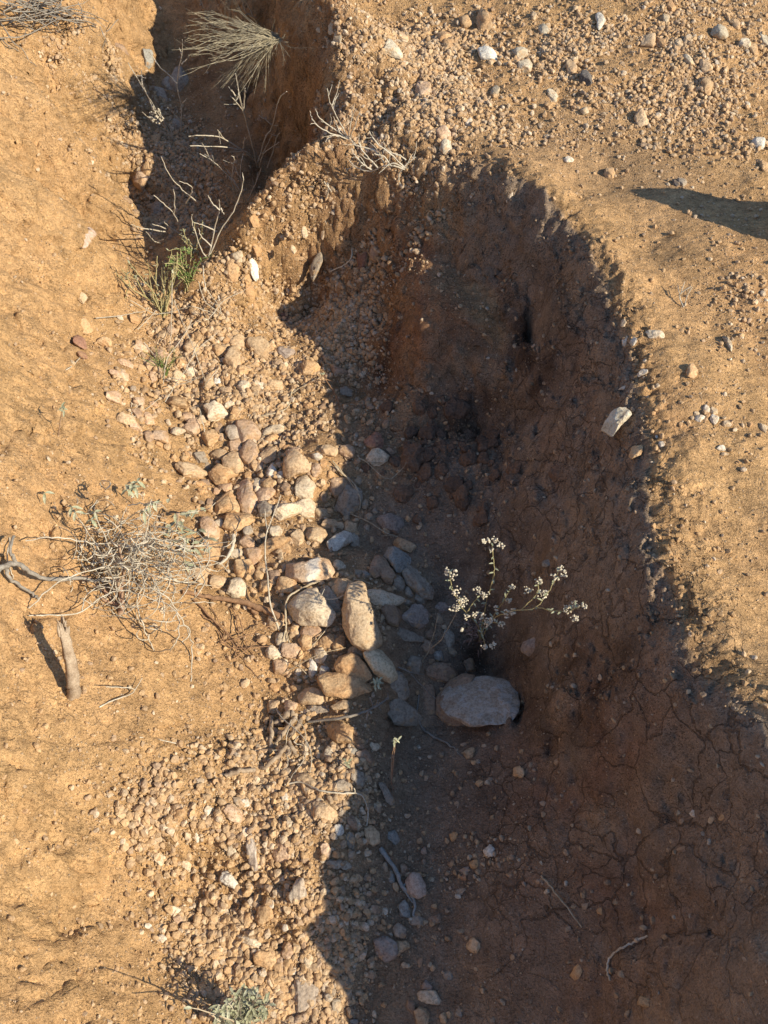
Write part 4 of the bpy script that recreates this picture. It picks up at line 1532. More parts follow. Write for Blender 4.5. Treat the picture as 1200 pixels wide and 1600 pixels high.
# ---- 2 the tangle of thin stems on the left bank
def tangle():
    rng = np.random.default_rng(8); foot = hit(192, 955); zb = foot[2]
    root = thing('tangled_bush', 'tangled ball of thin curling dry stems on the sunlit left bank', 'dry bush', foot)
    m = MB()
    for s in ('45,950,1g 100,905,6g 180,885,9 260,905,8 330,915,1g', '45,962,1g 120,958,4g 175,925,8 245,922,9 275,955,6 278,995,3 262,1015,1 240,1018,0g',
              '298,1065,0g 300,1010,2g 288,975,5 262,945,8 200,925,9 150,915,9', '40,845,3g 90,840,6g 160,850,9 230,840,11 300,860,8', '192,955,0 170,900,6 150,850,10 110,790,14',
              '192,955,0 180,880,8 148,800,16', '192,955,0 205,860,9 240,800,15', '192,955,0 220,870,9 232,810,14 237,780,17', '192,955,0 230,900,6 290,890,6 340,880,2g',
              '192,955,0 160,930,3 150,890,6 120,860,9', '235,990,0g 255,970,4 250,930,7 215,905,8', '15,840,2g 12,870,2g 20,905,0g', '200,790,12 240,785,14 245,800,12', '240,1015,0g 225,980,3 215,940,6 230,900,9'):
        m.tube(pts(s, zb), .0014, .0010, 4, .0010, rng, 7)
    for q in range(26):
        cx, cy = rng.normal(195, 45), rng.normal(885, 28); rx, ry = rng.uniform(30, 75), rng.uniform(22, 50); a0 = rng.uniform(0, 6.28); a1 = a0+rng.uniform(1.6, 4.2); h0 = rng.uniform(2, 11)
        m.tube(pts(' '.join(f'{cx+rx*math.cos(a):.1f},{cy+ry*math.sin(a):.1f},{max(.6, h0+2*math.sin(a*1.3)):.2f}' for a in np.linspace(a0, a1, 6)), zb), .0011, .0007, 4, .0004, rng, 5)
    def clump(n, cx, cy, sx_, sy_, h0, h1, mb):
        for _ in range(n):
            px, py = rng.normal(cx, sx_), rng.normal(cy, sy_); h = rng.uniform(h0, h1); a = rng.uniform(0, 6.28) if rng.random() < .4 else rng.normal(.2, .5); bend = rng.normal(0, 1.3)
            L = rng.uniform(22, 62); s = ''; x, y = px, py
            for q in range(5):
                s += f'{x:.1f},{y:.1f},{max(.5, h+rng.normal(0, 1.2)):.2f} '
                x += math.cos(a)*L/3; y += math.sin(a)*L/3*.8; a += bend*.5+rng.normal(0, .2)
            mb.tube(pts(s, zb), rng.uniform(.0009, .0015), .0007, 4, .0004, rng, 4)
    clump(150, 200, 862, 56, 34, 1, 13, m)
    clump(26, 110, 880, 40, 18, 4, 9, m); clump(16, 280, 880, 26, 22, 0, 6, m); clump(10, 250, 960, 30, 30, 0, 3, m)
    subpart(m, 'stems', PALE, root)
    t = MB(); t.tube(pts('188,965,-1 190,945,2 189,925,4 184,905,6', zb), .006, .004, 7, .0008, rng)
    t.tube(pts('188,955,0 165,925,3 125,895,6 90,890,5', zb), .0032, .002, 6, .001, rng); t.tube(pts('189,945,1 160,935,3 130,915,4', zb), .003, .0018, 6, .001, rng)
    t.tube(pts('189,925,4 192,890,7 185,850,9', zb), .0032, .002, 6, .001, rng)
    subpart(t, 'woody_stem', REDT, root)
    l = MB()
    for _ in range(46):
        px, py = rng.normal(292, 20), rng.normal(838, 22); x, y, z = pts(f'{px},{py},{rng.uniform(1, 8)}', hit(292, 870)[2])[0]; a = rng.uniform(0, 6.28)
        l.leaf((x, y, z), (math.cos(a), math.sin(a), rng.uniform(-.6, .6)), (0, 0, 1), rng.uniform(.012, .026), rng.uniform(.005, .009), .35)
    for px, py in ((205, 755), (212, 762), (198, 765), (215, 752), (240, 787), (232, 790), (148, 800), (143, 812), (112, 792), (118, 800), (70, 770), (225, 800)):
        x, y, z = pts(f'{px},{py},15', zb)[0]; a = rng.uniform(0, 6.28)
        for _ in range(3): a += 2; l.leaf((x, y, z), (math.cos(a), math.sin(a), -.3), (0, 0, 1), rng.uniform(.012, .02), .006, .4)
    subpart(l, 'leaves', GRN, root)
tangle()
# ---- 3 the broken stump
def stump():
    rng = np.random.default_rng(5); foot = hit(114, 1088); zb = foot[2]
    root = thing('broken_stump', 'upright splintered dry stump casting a long shadow on the left bank', 'stump', foot)
    P = catmull(pts('114,1094,-3 114,1075,2 111,1045,4.6 105,1015,7.2 99,985,9.8', zb), 6)
    k = 16; V = []; T = np.gradient(P, axis=0); T /= np.linalg.norm(T, axis=1)[:, None]
    for i, p in enumerate(P):
        a = np.cross(T[i], [0, .3, 1.]); a /= np.linalg.norm(a); b = np.cross(T[i], a); t = i/(len(P)-1)
        R = .0100*(1-.22*t)+.005*math.exp(-t*7)
        for q in range(k):
            th = q/k*6.283; rr = R*(1+.16*math.sin(3*th+t*2)+.10*math.sin(7*th+4*t)+.06*math.sin(11*th-9*t)+rng.normal(0, .07)); V.append(p+rr*(math.cos(th)*a+math.sin(th)*b))
    V = np.array(V); n = len(P); ii = np.arange(n-1)[:, None]*k; j = np.arange(k)[None]; j2 = (j+1) % k
    mb = MB(); mb.add(V, np.stack([ii+j, ii+j2, ii+k+j2, ii+k+j], -1).reshape(-1, 4))
    top = V[-k:]; mb.add(np.vstack([top.mean(0)-T[-1]*.006, top]), np.array([[0, 1+q, 1+(q+1) % k] for q in range(k)]))
    subpart(mb, 'trunk', WOOD, root)
    sp = MB()
    for q, L in ((0, .004), (2, .014), (3, .022), (4, .024), (5, .012), (8, .004), (10, .016), (11, .026), (12, .018), (14, .006)):
        p = top[q]*.8+top.mean(0)*.2; sp.tube([p-T[-1]*.006, p+T[-1]*L*.5+rng.normal(0, .001, 3), p+T[-1]*L+rng.normal(0, .002, 3)], .0036, .0008, 5, 0, rng)
    subpart(sp, 'splinter', WOOD, root)
stump()
# ---- 4..: dead wood and twigs, each a thing of its own
simple('gnarled_branch', 'grey forked branch entering at the left edge above the stump', 'branch', GRYW, (60, 915),
       ['-20,905,2g 5,885,2.5g 25,880,3g 45,892,2.5g 75,905,2g 130,905,2.5g 175,908,2g', '8,885,2g 12,900,1.5g 30,915,1g 48,925,.8g 60,936,.3g', '25,880,3g 15,860,4g 22,838,5g'], .0052, .0028, 4, .0012, 7)
simple('fallen_root', 'long brown root lying across the slope foot toward the cobbles', 'root', BRN, (380, 945),
       ['285,925,.4g 320,932,1.2g 340,935,1.2g 380,941,1.3g 406,950,1.2g 432,960,1g 444,966,.6g', '380,941,1.2g 392,950,.6g 400,960,.3g'], .0035, .0075, 6, .001, 8)
simple('crooked_root', 'thin crooked pale root hanging down left of the large blocky stone', 'root', TW, (440, 1000),
       ['500,908,2g 480,915,2g 456,928,2.5g 448,940,2g 446,964,2g 447,980,1.4g 442,1000,1g 436,1016,.6g 433,1032,0g', '447,985,1.2g 453,1005,.8g 461,1027,0g'], .0024, .0016, 7, .0006)
simple('thorny_twig', 'thorny grey twig above the flat triangular grey slab', 'twig', GRYW, (560, 1115),
       ['482,1128,.3g 540,1121,1.5g 567,1113,2.2g 590,1102,2.8g 607,1090,3.4g', '606,1092,3.4g 606,1083,4.6g', '583,1105,2.6g 578,1090,4g', '575,1110,2.2g 573,1125,1g', '590,1102,2.8g 595,1110,1.6g', '588,1103,2.8g 590,1094,3.6g'], .0030, .0018, 9, .0005)
simple('pale_twig', 'long upright pale twig crossing the cobbles from the blocky stone upward', 'twig', PALE, (436, 985),
       ['437,985,.5g 423,946,3g 418,900,4g 414,866,5g 416,835,6g 428,802,7.5g 439,774,9g', '418,832,6g 415,810,6.5g 414,795,7g'], .0022, .0008, 10, .0004)
simple('bent_stub', 'curved pale wood stub beside the pink stone in the left of the cobbles', 'twig', PALE, (352, 880),
       ['365,836,1.5g 364,852,1.4g 356,870,1g 338,886,.3g'], .0045, .0025, 11, .0005, 7)
simple('dry_sticks', 'sheaf of thin brown sticks fanning below the fallen root', 'twig', BRN, (370, 990),
       ['300,935,.3g 340,975,1g 372,1005,1g 402,1035,.2g', '310,945,.3g 352,990,.7g 395,1030,.3g', '330,950,.4g 360,1000,1g 385,1040,0g', '372,960,1g 380,985,1.4g 385,1005,.5g 397,1028,0g', '340,985,.5g 362,1012,.8g 420,1010,1g 437,1015,.5g', '360,940,.4g 372,985,1.6g 368,1030,.2g',
        '345,1005,1g 395,990,2g 425,975,2.4g 440,968,1g', '365,1030,.5g 405,1000,2g', '315,960,.3g 350,985,1g 340,1010,.3g', '385,1040,.2g 410,1065,.2g'], .0020, .0009, 12, .0008)
simple('thin_twig', 'thin dark-edged twig lying on the coarse silt by the tall pillar stone', 'twig', TW, (500, 990), ['482,1015,.2g 500,995,1g 518,972,1.2g', '520,1015,.2g 541,1012,.4g'], .0016, .0008, 13, .0003)
simple('forked_twig', 'little forked pale twig bridging shaded stones above the tall pillar stone', 'twig', PALE, (520, 935), ['500,935,2g 524,936,2.5g 545,925,3.5g', '500,935,2g 507,920,3g'], .0013, .0007, 14, .0002)
simple('loose_stem', 'short curved pale stem lying between the round pale-capped and quartz-banded stones', 'twig', TW, (565, 908), ['553,906,1.5g 565,907,2g 578,912,1.4g'], .0018, .0012, 15, .0003)
simple('spiny_twig', 'fine twig with side thorns between the small upright white stone and pink stone', 'twig', TW, (465, 1038), ['443,1052,.8g 465,1039,2g 468,1034,3g 470,1030,3.5g', '465,1039,2g 490,1062,1g 515,1068,.6g', '466,1038,2g 500,1022,2g 540,1012,1.5g'], .0013, .0007, 16, .0003)
def crossing_stems():
    simple('crossed_straw', 'pair of crossing straw stems leaning over the pale blue stone', 'dry stem', TW, (660, 1036), ['657,1038,0 672,1015,5 690,998,10 713,958,17', '670,1012,5 678,990,8 684,964,11'], .0013, .0007, 17, .0003)
    simple('dark_twig', 'long thin dark stems lying in the shade left of the great whitish slab', 'dry stem', GRYW, (650, 1060), ['622,1042,1g 640,1050,1.5g 662,1054,1g', '640,1050,1.2g 658,1070,1.5g 684,1094,1g'], .0018, .0010, 18, .0005)
crossing_stems()
def curved_roots():
    simple('curved_root', 'blue-grey root curving down beside the smooth oval pinkish stone', 'root', BLUER, (625, 1380),
           ['594,1325,.3g 606,1342,.8g 620,1362,1g 628,1385,1g 640,1395,.9g 648,1412,.7g 646,1432,.3g', '630,1385,.8g 640,1375,.8g', '628,1385,.8g 645,1410,.5g'], .0042, .0022, 19, .0005, 8)
    simple('curved_root', 'pale root curving down past the large grey-tan stone', 'root', TW, (555, 755), ['523,728,1g 535,740,1.2g 553,755,1.3g 562,775,1.3g 563,785,1g 561,797,.3g', '520,720,.8g 545,750,1g 560,770,1g'], .0022, .0014, 20, .0005)
    simple('curved_twig', 'white peeling curved twig on the dark lower right bank', 'twig', PALE, (960, 1500), ['953,1532,.3g 949,1515,.5g 953,1495,.6g 970,1482,.6g 990,1472,.4g 1012,1462,0g'], .0020, .0016, 21, .0008)
    simple('fallen_stick', 'straight thin stick lying on the dark lower bank', 'stick', TW, (880, 1410), ['846,1368,.5g 862,1388,.6g 880,1410,.7g 909,1449,.3g'], .0020, .0012, 22, .0006)
    simple('dark_branch', 'dark curved root half buried in the shaded silt below the great whitish slab', 'root', GRYW, (690, 1155), ['660,1138,.1g 675,1150,.3g 700,1162,.3g 722,1182,0g', '660,1138,.2g 652,1120,.3g 655,1085,.5g'], .0032, .0020, 23, .001)
    simple('pale_loop_twig', 'looping pale twig draped over the upper gravel fan edge', 'twig', PALE, (520, 1238),
           ['445,1226,.8g 470,1222,1.4g 500,1235,1.6g 530,1239,1.5g 560,1240,1.6g 570,1250,1.4g 575,1268,.8g 573,1290,.1g', '556,1240,1.5g 553,1231,2.2g'], .0016, .0011, 24, .0004)
    simple('thin_curved_stems', 'thin dry stems curling over the knot of stubby roots', 'dry stem', PALE, (455, 1180),
           ['432,1108,1g 440,1122,3g 462,1140,4.5g 479,1160,5g 487,1185,4g 484,1210,.5g', '480,1160,5g 478,1180,4g 466,1200,3g 445,1228,.8g', '455,1125,3g 448,1150,4g 447,1165,2g', '462,1122,3g 476,1140,4g 478,1165,3g', '447,1175,2g 450,1195,1.5g 435,1208,.5g', '466,1150,3g 460,1160,2g 475,1165,1g', '425,1172,2.5g 440,1172,2.5g'], .0013, .0007, 25, .0004)
    simple('stubby_roots', 'knot of stubby pale brown roots above the gravel fan', 'root', WOOD, (430, 1165),
           ['458,1113,1.4g 445,1118,2g 440,1128,1.2g 428,1130,.8g', '424,1120,.5g 424,1145,1.2g 422,1170,.5g', '462,1120,1.5g 448,1138,2.2g 434,1158,1g', '470,1125,1g 462,1140,2.2g 450,1152,1.2g', '448,1168,2g 436,1178,2.2g 420,1195,1.6g 408,1200,.6g', '352,1213,.6g 370,1206,1.6g 398,1203,1.4g', '452,1158,1.6g 460,1180,.4g', '450,1170,2g 452,1178,2g'], .0068, .0050, 26, .001, 8)
    simple('pale_root', 'small pale crooked root dangling into the shaded recess', 'root', PALE, (508, 320), ['511,285,1.5g 513,300,1.2g 502,327,1g 490,330,1g 484,322,1g', '503,326,1.2g 515,332,1g', '495,314,1.2g 502,328,1g 510,350,0g', '506,283,2g 518,300,1.4g'], .0022, .0012, 27, .0005)
    simple('pale_root', 'thin pale root end poking out of the red recess wall', 'root', PALE, (530, 418), ['550,388,.3g 549,402,1.2g 538,414,1.6g 515,424,1g'], .0020, .0014, 28, .0005)
    simple('brown_stem', 'crooked brown stem with tiny white blossom in the shaded gravel', 'dry stem', BRN, (528, 640), ['530,652,0g 530,630,1g 520,610,1.6g 508,592,2.4g 503,583,3g', '503,590,2.4g 480,600,1g', '508,592,2.4g 525,598,1.6g'], .0018, .0010, 29, .0006)
    simple('straw_twig', 'long straight thin stem lying below the purplish grey stone', 'dry stem', TW, (590, 825), ['548,803,.6g 575,815,1g 603,832,1.2g 622,839,.8g', '595,837,.8g 612,837,1g'], .0014, .0009, 30, .0003)
    simple('straw_twig', 'fine crossing stems in the shade by the crumbled earth heap', 'dry stem', TW, (600, 735), ['560,715,.5g 575,724,1g 598,745,1.2g 612,748,1g', '572,722,1g 598,724,1.2g', '612,748,1g 632,728,1.4g 636,712,1.8g'], .0013, .0008, 31, .0003)
    simple('pale_sprig', 'small pale forked sprig alone on the sunlit right slope', 'twig', PALE, (1068, 478), ['1068,480,0g 1062,465,1g 1064,458,1.6g 1080,447,2.4g', '1064,458,1.6g 1070,440,2.2g', '1070,478,.3g 1074,462,1.4g 1082,448,2.2g', '1062,466,1g 1059,445,1.6g'], .0016, .0009, 32, .0004)
    simple('ground_vine', 'thin wandering rootlet on the sunlit silt left of the shadow edge', 'root', TW, (440, 640), ['400,652,.3g 430,645,.5g 450,635,.6g 455,615,.6g 458,605,.3g', '455,615,.5g 480,600,.8g 500,590,1g'], .0018, .0012, 33, .0006)
    simple('fallen_twig', 'pale curled twig lying between the stump and the gravel', 'twig', PALE, (190, 1095), ['155,1105,.2g 175,1095,.5g 195,1088,.7g 208,1082,1g 205,1075,2g 165,1073,3g', '208,1082,1g 222,1060,1.6g'], .0014, .0009, 34, .0003)
    simple('fallen_twig', 'short pale straw on the bare left bank above the gravel fan', 'twig', PALE, (250, 1157), ['218,1152,.3g 250,1156,.6g 283,1163,.2g'], .0013, .0009, 35, .0003)
    simple('fallen_twig', 'short straw lying on the left bank above the oval speckled stone', 'twig', PALE, (110, 575), ['92,582,.2g 110,574,.6g 125,559,1g'], .0015, .0009, 36, .0003)
curved_roots()
# ---- bushes with many stems
def twiggy(name, label, cat, base, strands, mat, r0, r1, seed, leaves=None, group=None, side=0, part='stem', flowers=None, hs=1):
    rng = np.random.default_rng(seed); foot = hit(*base); zb = foot[2]
    if hs != 1:
        sc = lambda s: ' '.join(q if q.endswith('g') else '%s,%s,%.2f' % (q.split(',')[0], q.split(',')[1], float(q.split(',')[2])*hs) for q in s.split())
        strands = [sc(s) for s in strands]; flowers = sc(flowers) if flowers else None
    root = thing(name, label, cat, foot, group)
    m = MB()
    for s in strands:
        P = pts(s, zb); m.tube(P, r0, r1, 5, .0006, rng)
        C = catmull(P, 5)
        for _ in range(side):
            q = C[rng.integers(len(C)//3, len(C)-1)]; d = C[-1]-C[0]; d = d/np.linalg.norm(d)+rng.normal(0, .55, 3); d /= np.linalg.norm(d); L = rng.uniform(.015, .04)
            m.tube([q, q+d*L*.5+rng.normal(0, .002, 3), q+d*L], r1*.9, r1*.5, 4, .0003, rng, 3)
    subpart(m, part+'s' if part == 'stem' else part, mat, root)
    if leaves:
        lm = MB(); lmat, L, W, per = leaves
        for s in strands:
            C = catmull(pts(s, zb), 8)
            for _ in range(per):
                q = C[rng.integers(len(C)//4, len(C))]; a = rng.uniform(0, 6.28)
                lm.leaf(q, (math.cos(a), math.sin(a), rng.uniform(0, 1.2)), (.1, .2, 1), L*rng.uniform(.6, 1.2), W, .2)
        subpart(lm, 'leaves', lmat, root)
    if flowers:
        fm = MB()
        for f in flowers.split():
            P = pts(f, zb)[0]
            for _ in range(5): fm.ball(np.array(P)+rng.normal(0, .0035, 3), rng.uniform(.002, .003), rng)
        subpart(fm, 'flower_head', FLW, root, False)
    return root
twiggy('bare_weed', 'tall single bare forked weed in the middle of the dark gulch', 'dry weed', (283, 215), ['283,215,0 283,185,5 283,165,8 277,130,14 284,85,21 285,62,24', '277,130,14 262,115,16 250,105,18 233,80,21', '283,165,8 292,153,10', '283,190,5 272,178,7 262,168,9', '284,85,21 280,75,22', '284,100,19 292,92,20'], PALE, .0020, .0010, 41, hs=1.5)
twiggy('bare_weed', 'leaning dry weed with a white blossom cluster against the left gulch rim', 'dry weed', (272, 222), ['272,222,0 255,190,7 240,165,12 222,135,17 200,98,22', '262,205,4 245,180,10 222,130,17', '222,135,17 221,110,20', '215,118,20 228,122,20', '240,190,8 222,175,12', '272,222,0 262,195,4 238,185,9'], PALE, .0020, .0010, 42, hs=1.3, flowers='240,168,12 237,176,11 246,172,12 244,182,11 250,180,11 235,184,10 240,186,10 251,186,10 247,190,9')
twiggy('bare_weed', 'wide dry weed spreading in front of the reddish gulch wall', 'dry weed', (402, 262), ['402,262,0 395,230,5 385,190,10 376,160,15 368,115,21', '385,190,10 378,170,13 360,150,16', '380,175,12 382,150,16 383,138,18', '400,252,1 385,238,5 355,230,9 297,228,14', '392,245,3 350,217,10 320,212,13 295,213,15', '402,255,1 415,215,7 426,196,10 436,155,17 448,143,20', '418,262,0 427,235,4 432,215,7 437,208,9', '410,240,3 425,212,8', '380,232,6 382,215,9', '350,217,10 340,203,13', '426,196,10 405,180,13', '368,150,17 362,140,18', '405,262,0 412,240,4 436,222,8', '376,160,15 372,140,18'], PALE, .0021, .0010, 43, side=1, hs=1.75)
twiggy('bare_weed', 'low dry weed in shade at the dark gulch mouth below the wide one', 'dry weed', (385, 320), ['385,320,0 372,293,5 340,258,11 312,240,15', '372,293,4 355,265,8', '370,300,2 362,285,6 366,250,12 362,243,13', '380,315,0 376,270,8 380,240,12', '350,295,3 340,285,6', '385,318,0 398,290,5 408,262,9', '340,258,11 330,250,13 318,228,16'], PALE, .0016, .0008, 44, side=2, hs=1.3)
twiggy('bare_weed', 'tall bare weed beside the shaded left side of the spur', 'dry weed', (325, 405), ['325,405,0 335,360,8 343,325,14 342,312,17', '335,360,8 318,352,10 303,348,12', '343,328,14 332,318,16 325,305,18', '330,385,4 315,370,7 310,357,9', '325,405,0 345,360,7 365,330,12 379,290,18 379,270,21', '345,325,14 350,335,13', '325,405,0 312,385,4 300,345,11 300,335,13'], PALE, .0018, .0009, 45)
twiggy('bare_weed', 'low spreading weed with pale tips in the shade near the left shadow corner', 'dry weed', (290, 368), ['288,370,0 272,335,7 255,318,10 240,305,12', '272,335,7 273,310,11 271,296,13', '258,362,3 225,357,7 205,351,9', '260,358,3 238,350,6', '288,370,0 265,355,3 257,347,5', '250,380,1 240,376,3 228,362,6', '295,365,0 300,345,4 303,330,7', '245,378,2 255,374,3', '306,314,9 280,292,13 262,268,17 252,245,20', '290,318,8 300,300,12 298,290,14 280,283,15'], PALE, .0017, .0009, 46, hs=1.5)
rngt = np.random.default_rng(61)
def fan(cx, cy, n, spread, length, h, up=-90, jy=1.0, rng=rngt, h0=0):
    out = []
    for _ in range(n):
        a = math.radians(up+rng.uniform(-spread, spread)); L = length*rng.uniform(.55, 1.1); b = rng.normal(0, .25); s = ''; x, y = cx+rng.normal(0, 3), cy+rng.normal(0, 2)
        for q in range(4):
            s += f'{x:.1f},{y:.1f},{h0+h*(q/3)*rng.uniform(.8, 1.1)*L/length:.2f} '
            x += math.cos(a)*L/3; y += math.sin(a)*L/3*jy; a += b+rng.normal(0, .12)
        out.append(s)
    return out
twiggy('straw_shrub', 'straw-coloured shrub with a few grey-green leaves at the gulch mouth', 'shrub', (258, 495), fan(256, 492, 13, 28, 100, 15, -100)+['255,492,0 235,470,4 205,450,8 180,425,11', '205,450,8 196,425,11', '228,465,5 215,440,9 203,425,11', '200,452,7 190,480,4'], STR, .0018, .0009, 47, (GRN, .010, .004, 4), side=2)
twiggy('green_shrub', 'small leafy green shrub right of the straw-coloured one', 'shrub', (295, 455), fan(293, 455, 14, 24, 62, 10, -92), STR, .0014, .0009, 48, (GRN2, .013, .0036, 13))
twiggy('green_shrub', 'leafy sprig tipped with green beside the tall bare weed', 'shrub', (308, 402), fan(306, 402, 8, 30, 52, 9, -105), STR, .0013, .0008, 49, (GRN, .010, .0035, 8))
twiggy('grass_tuft', 'small bright green grass tuft among the upper bed pebbles', 'grass tuft', (256, 588), fan(255, 588, 26, 38, 48, 6, -92), GRN2, .0009, .0004, 50, part='blades')
twiggy('dry_weed', 'loose criss-cross of thin dry stems over the sunlit upper pebbles', 'dry stem', (290, 560), ['272,470,6 288,510,5 305,550,3 322,600,1g', '258,628,.5g 275,600,4 297,565,6 305,545,7', '275,602,3 300,595,4 312,590,5', '268,590,2 300,598,2', '345,570,.5g 330,590,3 318,605,1', '310,440,8 320,470,6 345,490,2g', '317,415,10 322,450,8 340,475,4 347,491,1g', '215,515,1g 230,500,4 245,485,5', '205,470,1g 245,490,3 300,478,5', '300,478,6 320,485,4 345,491,1', '150,497,1g 190,493,2g 230,485,2g', '270,420,10 268,500,6 266,540,4', '225,535,1g 245,560,2 260,570,3', '255,600,.5 262,560,5 290,520,6 300,500,7', '325,500,3 350,470,5 380,455,6', '300,560,1g 315,540,3 340,520,4', '320,680,.5g 318,665,2 312,640,3', '205,630,.3g 210,650,.6g 250,622,1g'], PALE, .0011, .0007, 51, side=1)
# the broom of stems hanging over the gulch from the rim
b1 = []
for _ in range(70):
    ex = 285+rngt.uniform(0, 1)**1.4*110; ey = rngt.uniform(12, 98); mx = 432-(432-ex)*rngt.uniform(.35, .6); b1.append(f'{432+rngt.normal(0,4):.0f},{60+rngt.normal(0,3):.0f},0 {mx:.0f},{58+(ey-58)*.45+rngt.normal(0,6):.0f},3 {mx-(mx-ex)*.55:.0f},{58+(ey-58)*.75-rngt.uniform(-7,9):.0f},{rngt.uniform(2,5):.1f} {ex:.0f},{ey:.0f},{rngt.uniform(2,8):.1f}')
for _ in range(16):
    ex = 420+rngt.normal(0, 22); ey = 70+rngt.normal(0, 26); b1.append(f'{434+rngt.normal(0,4):.0f},{62+rngt.normal(0,4):.0f},0 {(ex+434)/2:.0f},{(ey+62)/2+rngt.normal(0,4):.0f},2 {ex:.0f},{ey:.0f},{rngt.uniform(-1,4):.1f}')
b2 = []
for _ in range(44):
    ex = rngt.uniform(335, 438); ey = rngt.uniform(95, 150); b2.append(f'432,60,0 {420+(ex-420)*.3:.0f},{78+rngt.normal(0,4):.0f},-1 {ex:.0f},{ey:.0f},{rngt.uniform(-12,-5):.1f}')
twiggy('broom_shrub', 'silvery broom-like shrub hanging from the rim over the dark gulch', 'shrub', (478, 64), b1+b2+['430,62,1 380,85,2 330,100,3 280,120,4', '330,62,4 300,75,4 268,78,5', '400,70,2 350,95,3 297,108,4', '425,65,1 395,115,0 365,160,-2'], plant_material('broom_stem', (.19, .16, .105), (.42, .36, .25)), .0009, .0003, 52, side=2)
twiggy('twig_tuft', 'bare twiggy tuft on the sunlit ledge above the recess', 'dry weed', (545, 218), ['545,218,0 530,190,4 518,165,8 511,138,12', '545,218,0 520,200,3 500,185,6 493,170,8', '545,218,0 510,205,3 490,190,5 484,173,7', '545,218,0 548,190,5 556,170,8', '545,218,0 555,195,5 562,175,8', '530,205,2 522,185,5', '540,215,0 520,212,2 508,222,1', '518,165,8 524,150,9'], PALE, .0016, .0008, 53, side=2)
twiggy('twig_tuft', 'sprawling pale twig mat drooping over the recess edge', 'dry weed', (600, 245), ['632,265,1g 605,258,2g 580,268,1.5g 555,260,1g 545,250,.5g', '632,262,1g 610,240,4 590,225,6 577,205,9', '634,250,2g 622,242,3g 600,235,4', '600,255,1 585,235,4 560,228,5 545,215,7', '590,262,1 570,240,4 560,222,6', '625,290,0g 623,275,.8g 630,262,1.2g 650,245,1g', '610,258,1 600,245,3 585,240,4', '630,262,1 615,255,2.5 603,258,2', '580,265,1 565,255,3 552,240,5'], PALE, .0018, .0010, 54, side=3)
twiggy('dry_brush', 'grey dry brush sprawling in at the top left corner', 'dry brush', (60, 25), [f'{rngt.uniform(-20,110):.0f},{rngt.uniform(-10,40):.0f},{rngt.uniform(0,3):.1f}g {rngt.uniform(0,140):.0f},{rngt.uniform(-10,45):.0f},{rngt.uniform(2,5):.1f}g {rngt.uniform(40,170):.0f},{rngt.uniform(-10,50):.0f},{rngt.uniform(1,4):.1f}g' for _ in range(26)]+['0,35,1g 20,65,1.5g 38,80,1.5g 48,108,.4g', '-10,45,1g 12,70,1.5g 30,80,1g', '0,60,1g 40,55,3g 90,30,4g', '145,40,1g 165,50,3g 185,30,3g', '145,10,1g 160,50,3g 168,70,1g'], GRYW, .0016, .0010, 55, side=1)
twiggy('rim_weed', 'few bare stems standing at the very top above the broom shrub', 'dry weed', (390, 20), ['395,25,0 388,10,3 380,-5,6', '400,28,0 385,20,3 378,0,6', '392,22,0 380,22,2 372,8,4', '320,30,0g 318,10,3g 305,-10,6g'], TW, .0014, .0008, 56)
twiggy('leafy_weed', 'grey-green leafy weed at the bottom edge casting a branching shadow', 'weed', (385, 1600), fan(384, 1604, 22, 48, 55, 11, -95, rng=np.random.default_rng(4))+['385,1606,0 358,1590,6 354,1560,11', '385,1606,0 410,1590,4 415,1560,8', '385,1606,0 350,1600,5 330,1585,9', '385,1606,0 390,1570,8 388,1545,12'], PALE, .0012, .0007, 57, (GRN, .014, .0045, 12), side=1)
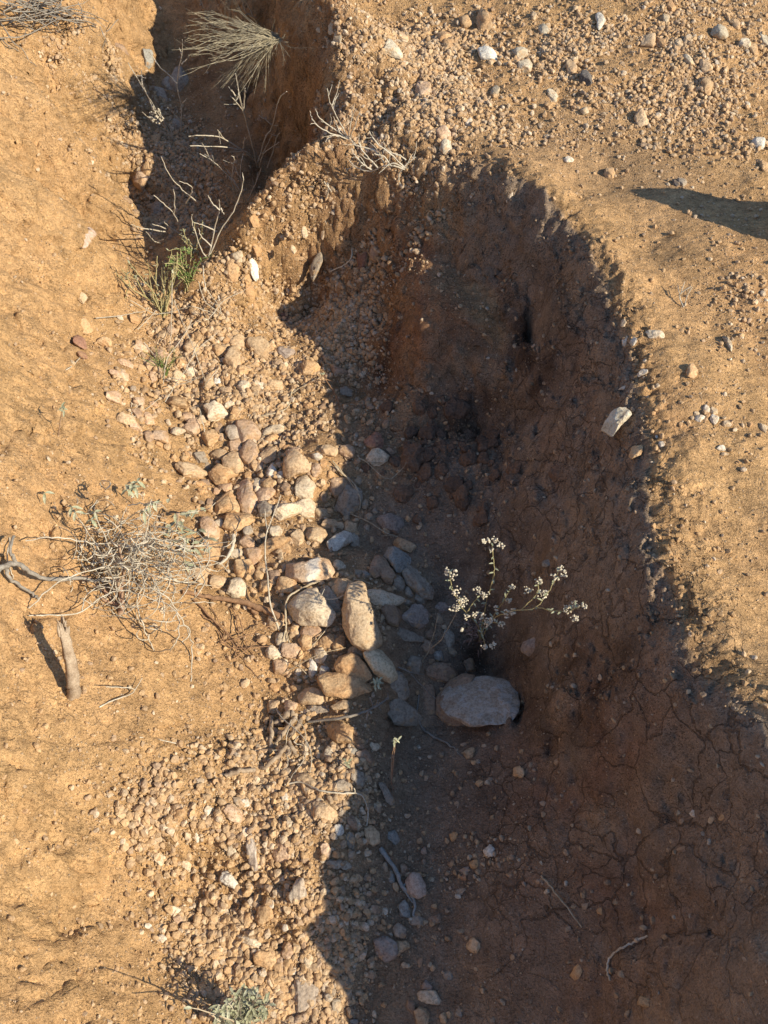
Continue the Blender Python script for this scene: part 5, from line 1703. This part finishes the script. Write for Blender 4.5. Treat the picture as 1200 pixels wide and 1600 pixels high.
twiggy('bent_grass', 'thin arching stems rising past the bottom edge', 'dry weed', (430, 1660), ['430,1660,0 400,1620,9 350,1590,17 300,1575,22', '430,1660,0 410,1630,8 380,1605,14 330,1610,19', '430,1660,0 420,1625,6 400,1605,11 372,1612,15'], TW, .0013, .0008, 58, (GRN, .012, .005, 4), part='blades')
twiggy('seedling', 'tiny pale green seedling lit by the sun in the shade below the triangular slab', 'seedling', (614, 1235), ['613,1236,0 611,1205,5 613,1180,9 617,1160,13'], REDT, .0010, .0007, 59)
def leaves_at(name, label, cat, base, centre, h, n, L, W, mat, seed, up=.4):
    rng = np.random.default_rng(seed); foot = hit(*base); root = thing(name, label, cat, foot); c = np.array(pts(f'{centre[0]},{centre[1]},{h}', foot[2])[0])
    m = MB(); m.tube([np.array(foot)-[0, 0, .004], (np.array(foot)+c)/2+rng.normal(0, .002, 3), c], .0011, .0007, 5, 0, rng); subpart(m, 'stem', REDT, root)
    l = MB()
    for i in range(n):
        a = i*2.4+rng.uniform(-.3, .3); l.leaf(c+rng.normal(0, .003, 3), (math.cos(a), math.sin(a), rng.uniform(-.3, up)), (0, 0, 1), L*rng.uniform(.7, 1.2), W, .25)
    subpart(l, 'leaves', mat, root)
LGT = plant_material('pale_green_leaf', (.33, .34, .20), (.46, .45, .31))
leaves_at('seedling', 'sunlit pale leaf rosette on a thin stem below the triangular slab', 'seedling', (612, 1222), (618, 1156), 13.5, 10, .0085, .0032, LGT, 71)
leaves_at('seedling', 'little grey-green leafy sprig beside the egg-shaped stone', 'seedling', (585, 1078), (589, 1068), 5, 13, .014, .004, LGT, 72)
leaves_at('seedling', 'pale-leaved seedling standing on the bare left bank above the tangled bush', 'seedling', (208, 790), (206, 762), 6, 9, .016, .007, GRN, 73)
leaves_at('seedling', 'faint grey-leaved seedling on the upper left bank below the red-brown stone', 'seedling', (90, 680), (98, 640), 7, 8, .011, .004, GRN, 74)
leaves_at('seedling', 'tiny pale seedling in shaded gravel left of the lone grey slab', 'seedling', (548, 1203), (543, 1192), 2.5, 6, .009, .004, LGT, 75)
leaves_at('seedling', 'white-tipped sprig catching light at the shaded gravel edge', 'seedling', (512, 592), (503, 583), 4, 6, .006, .004, LGT, 76)
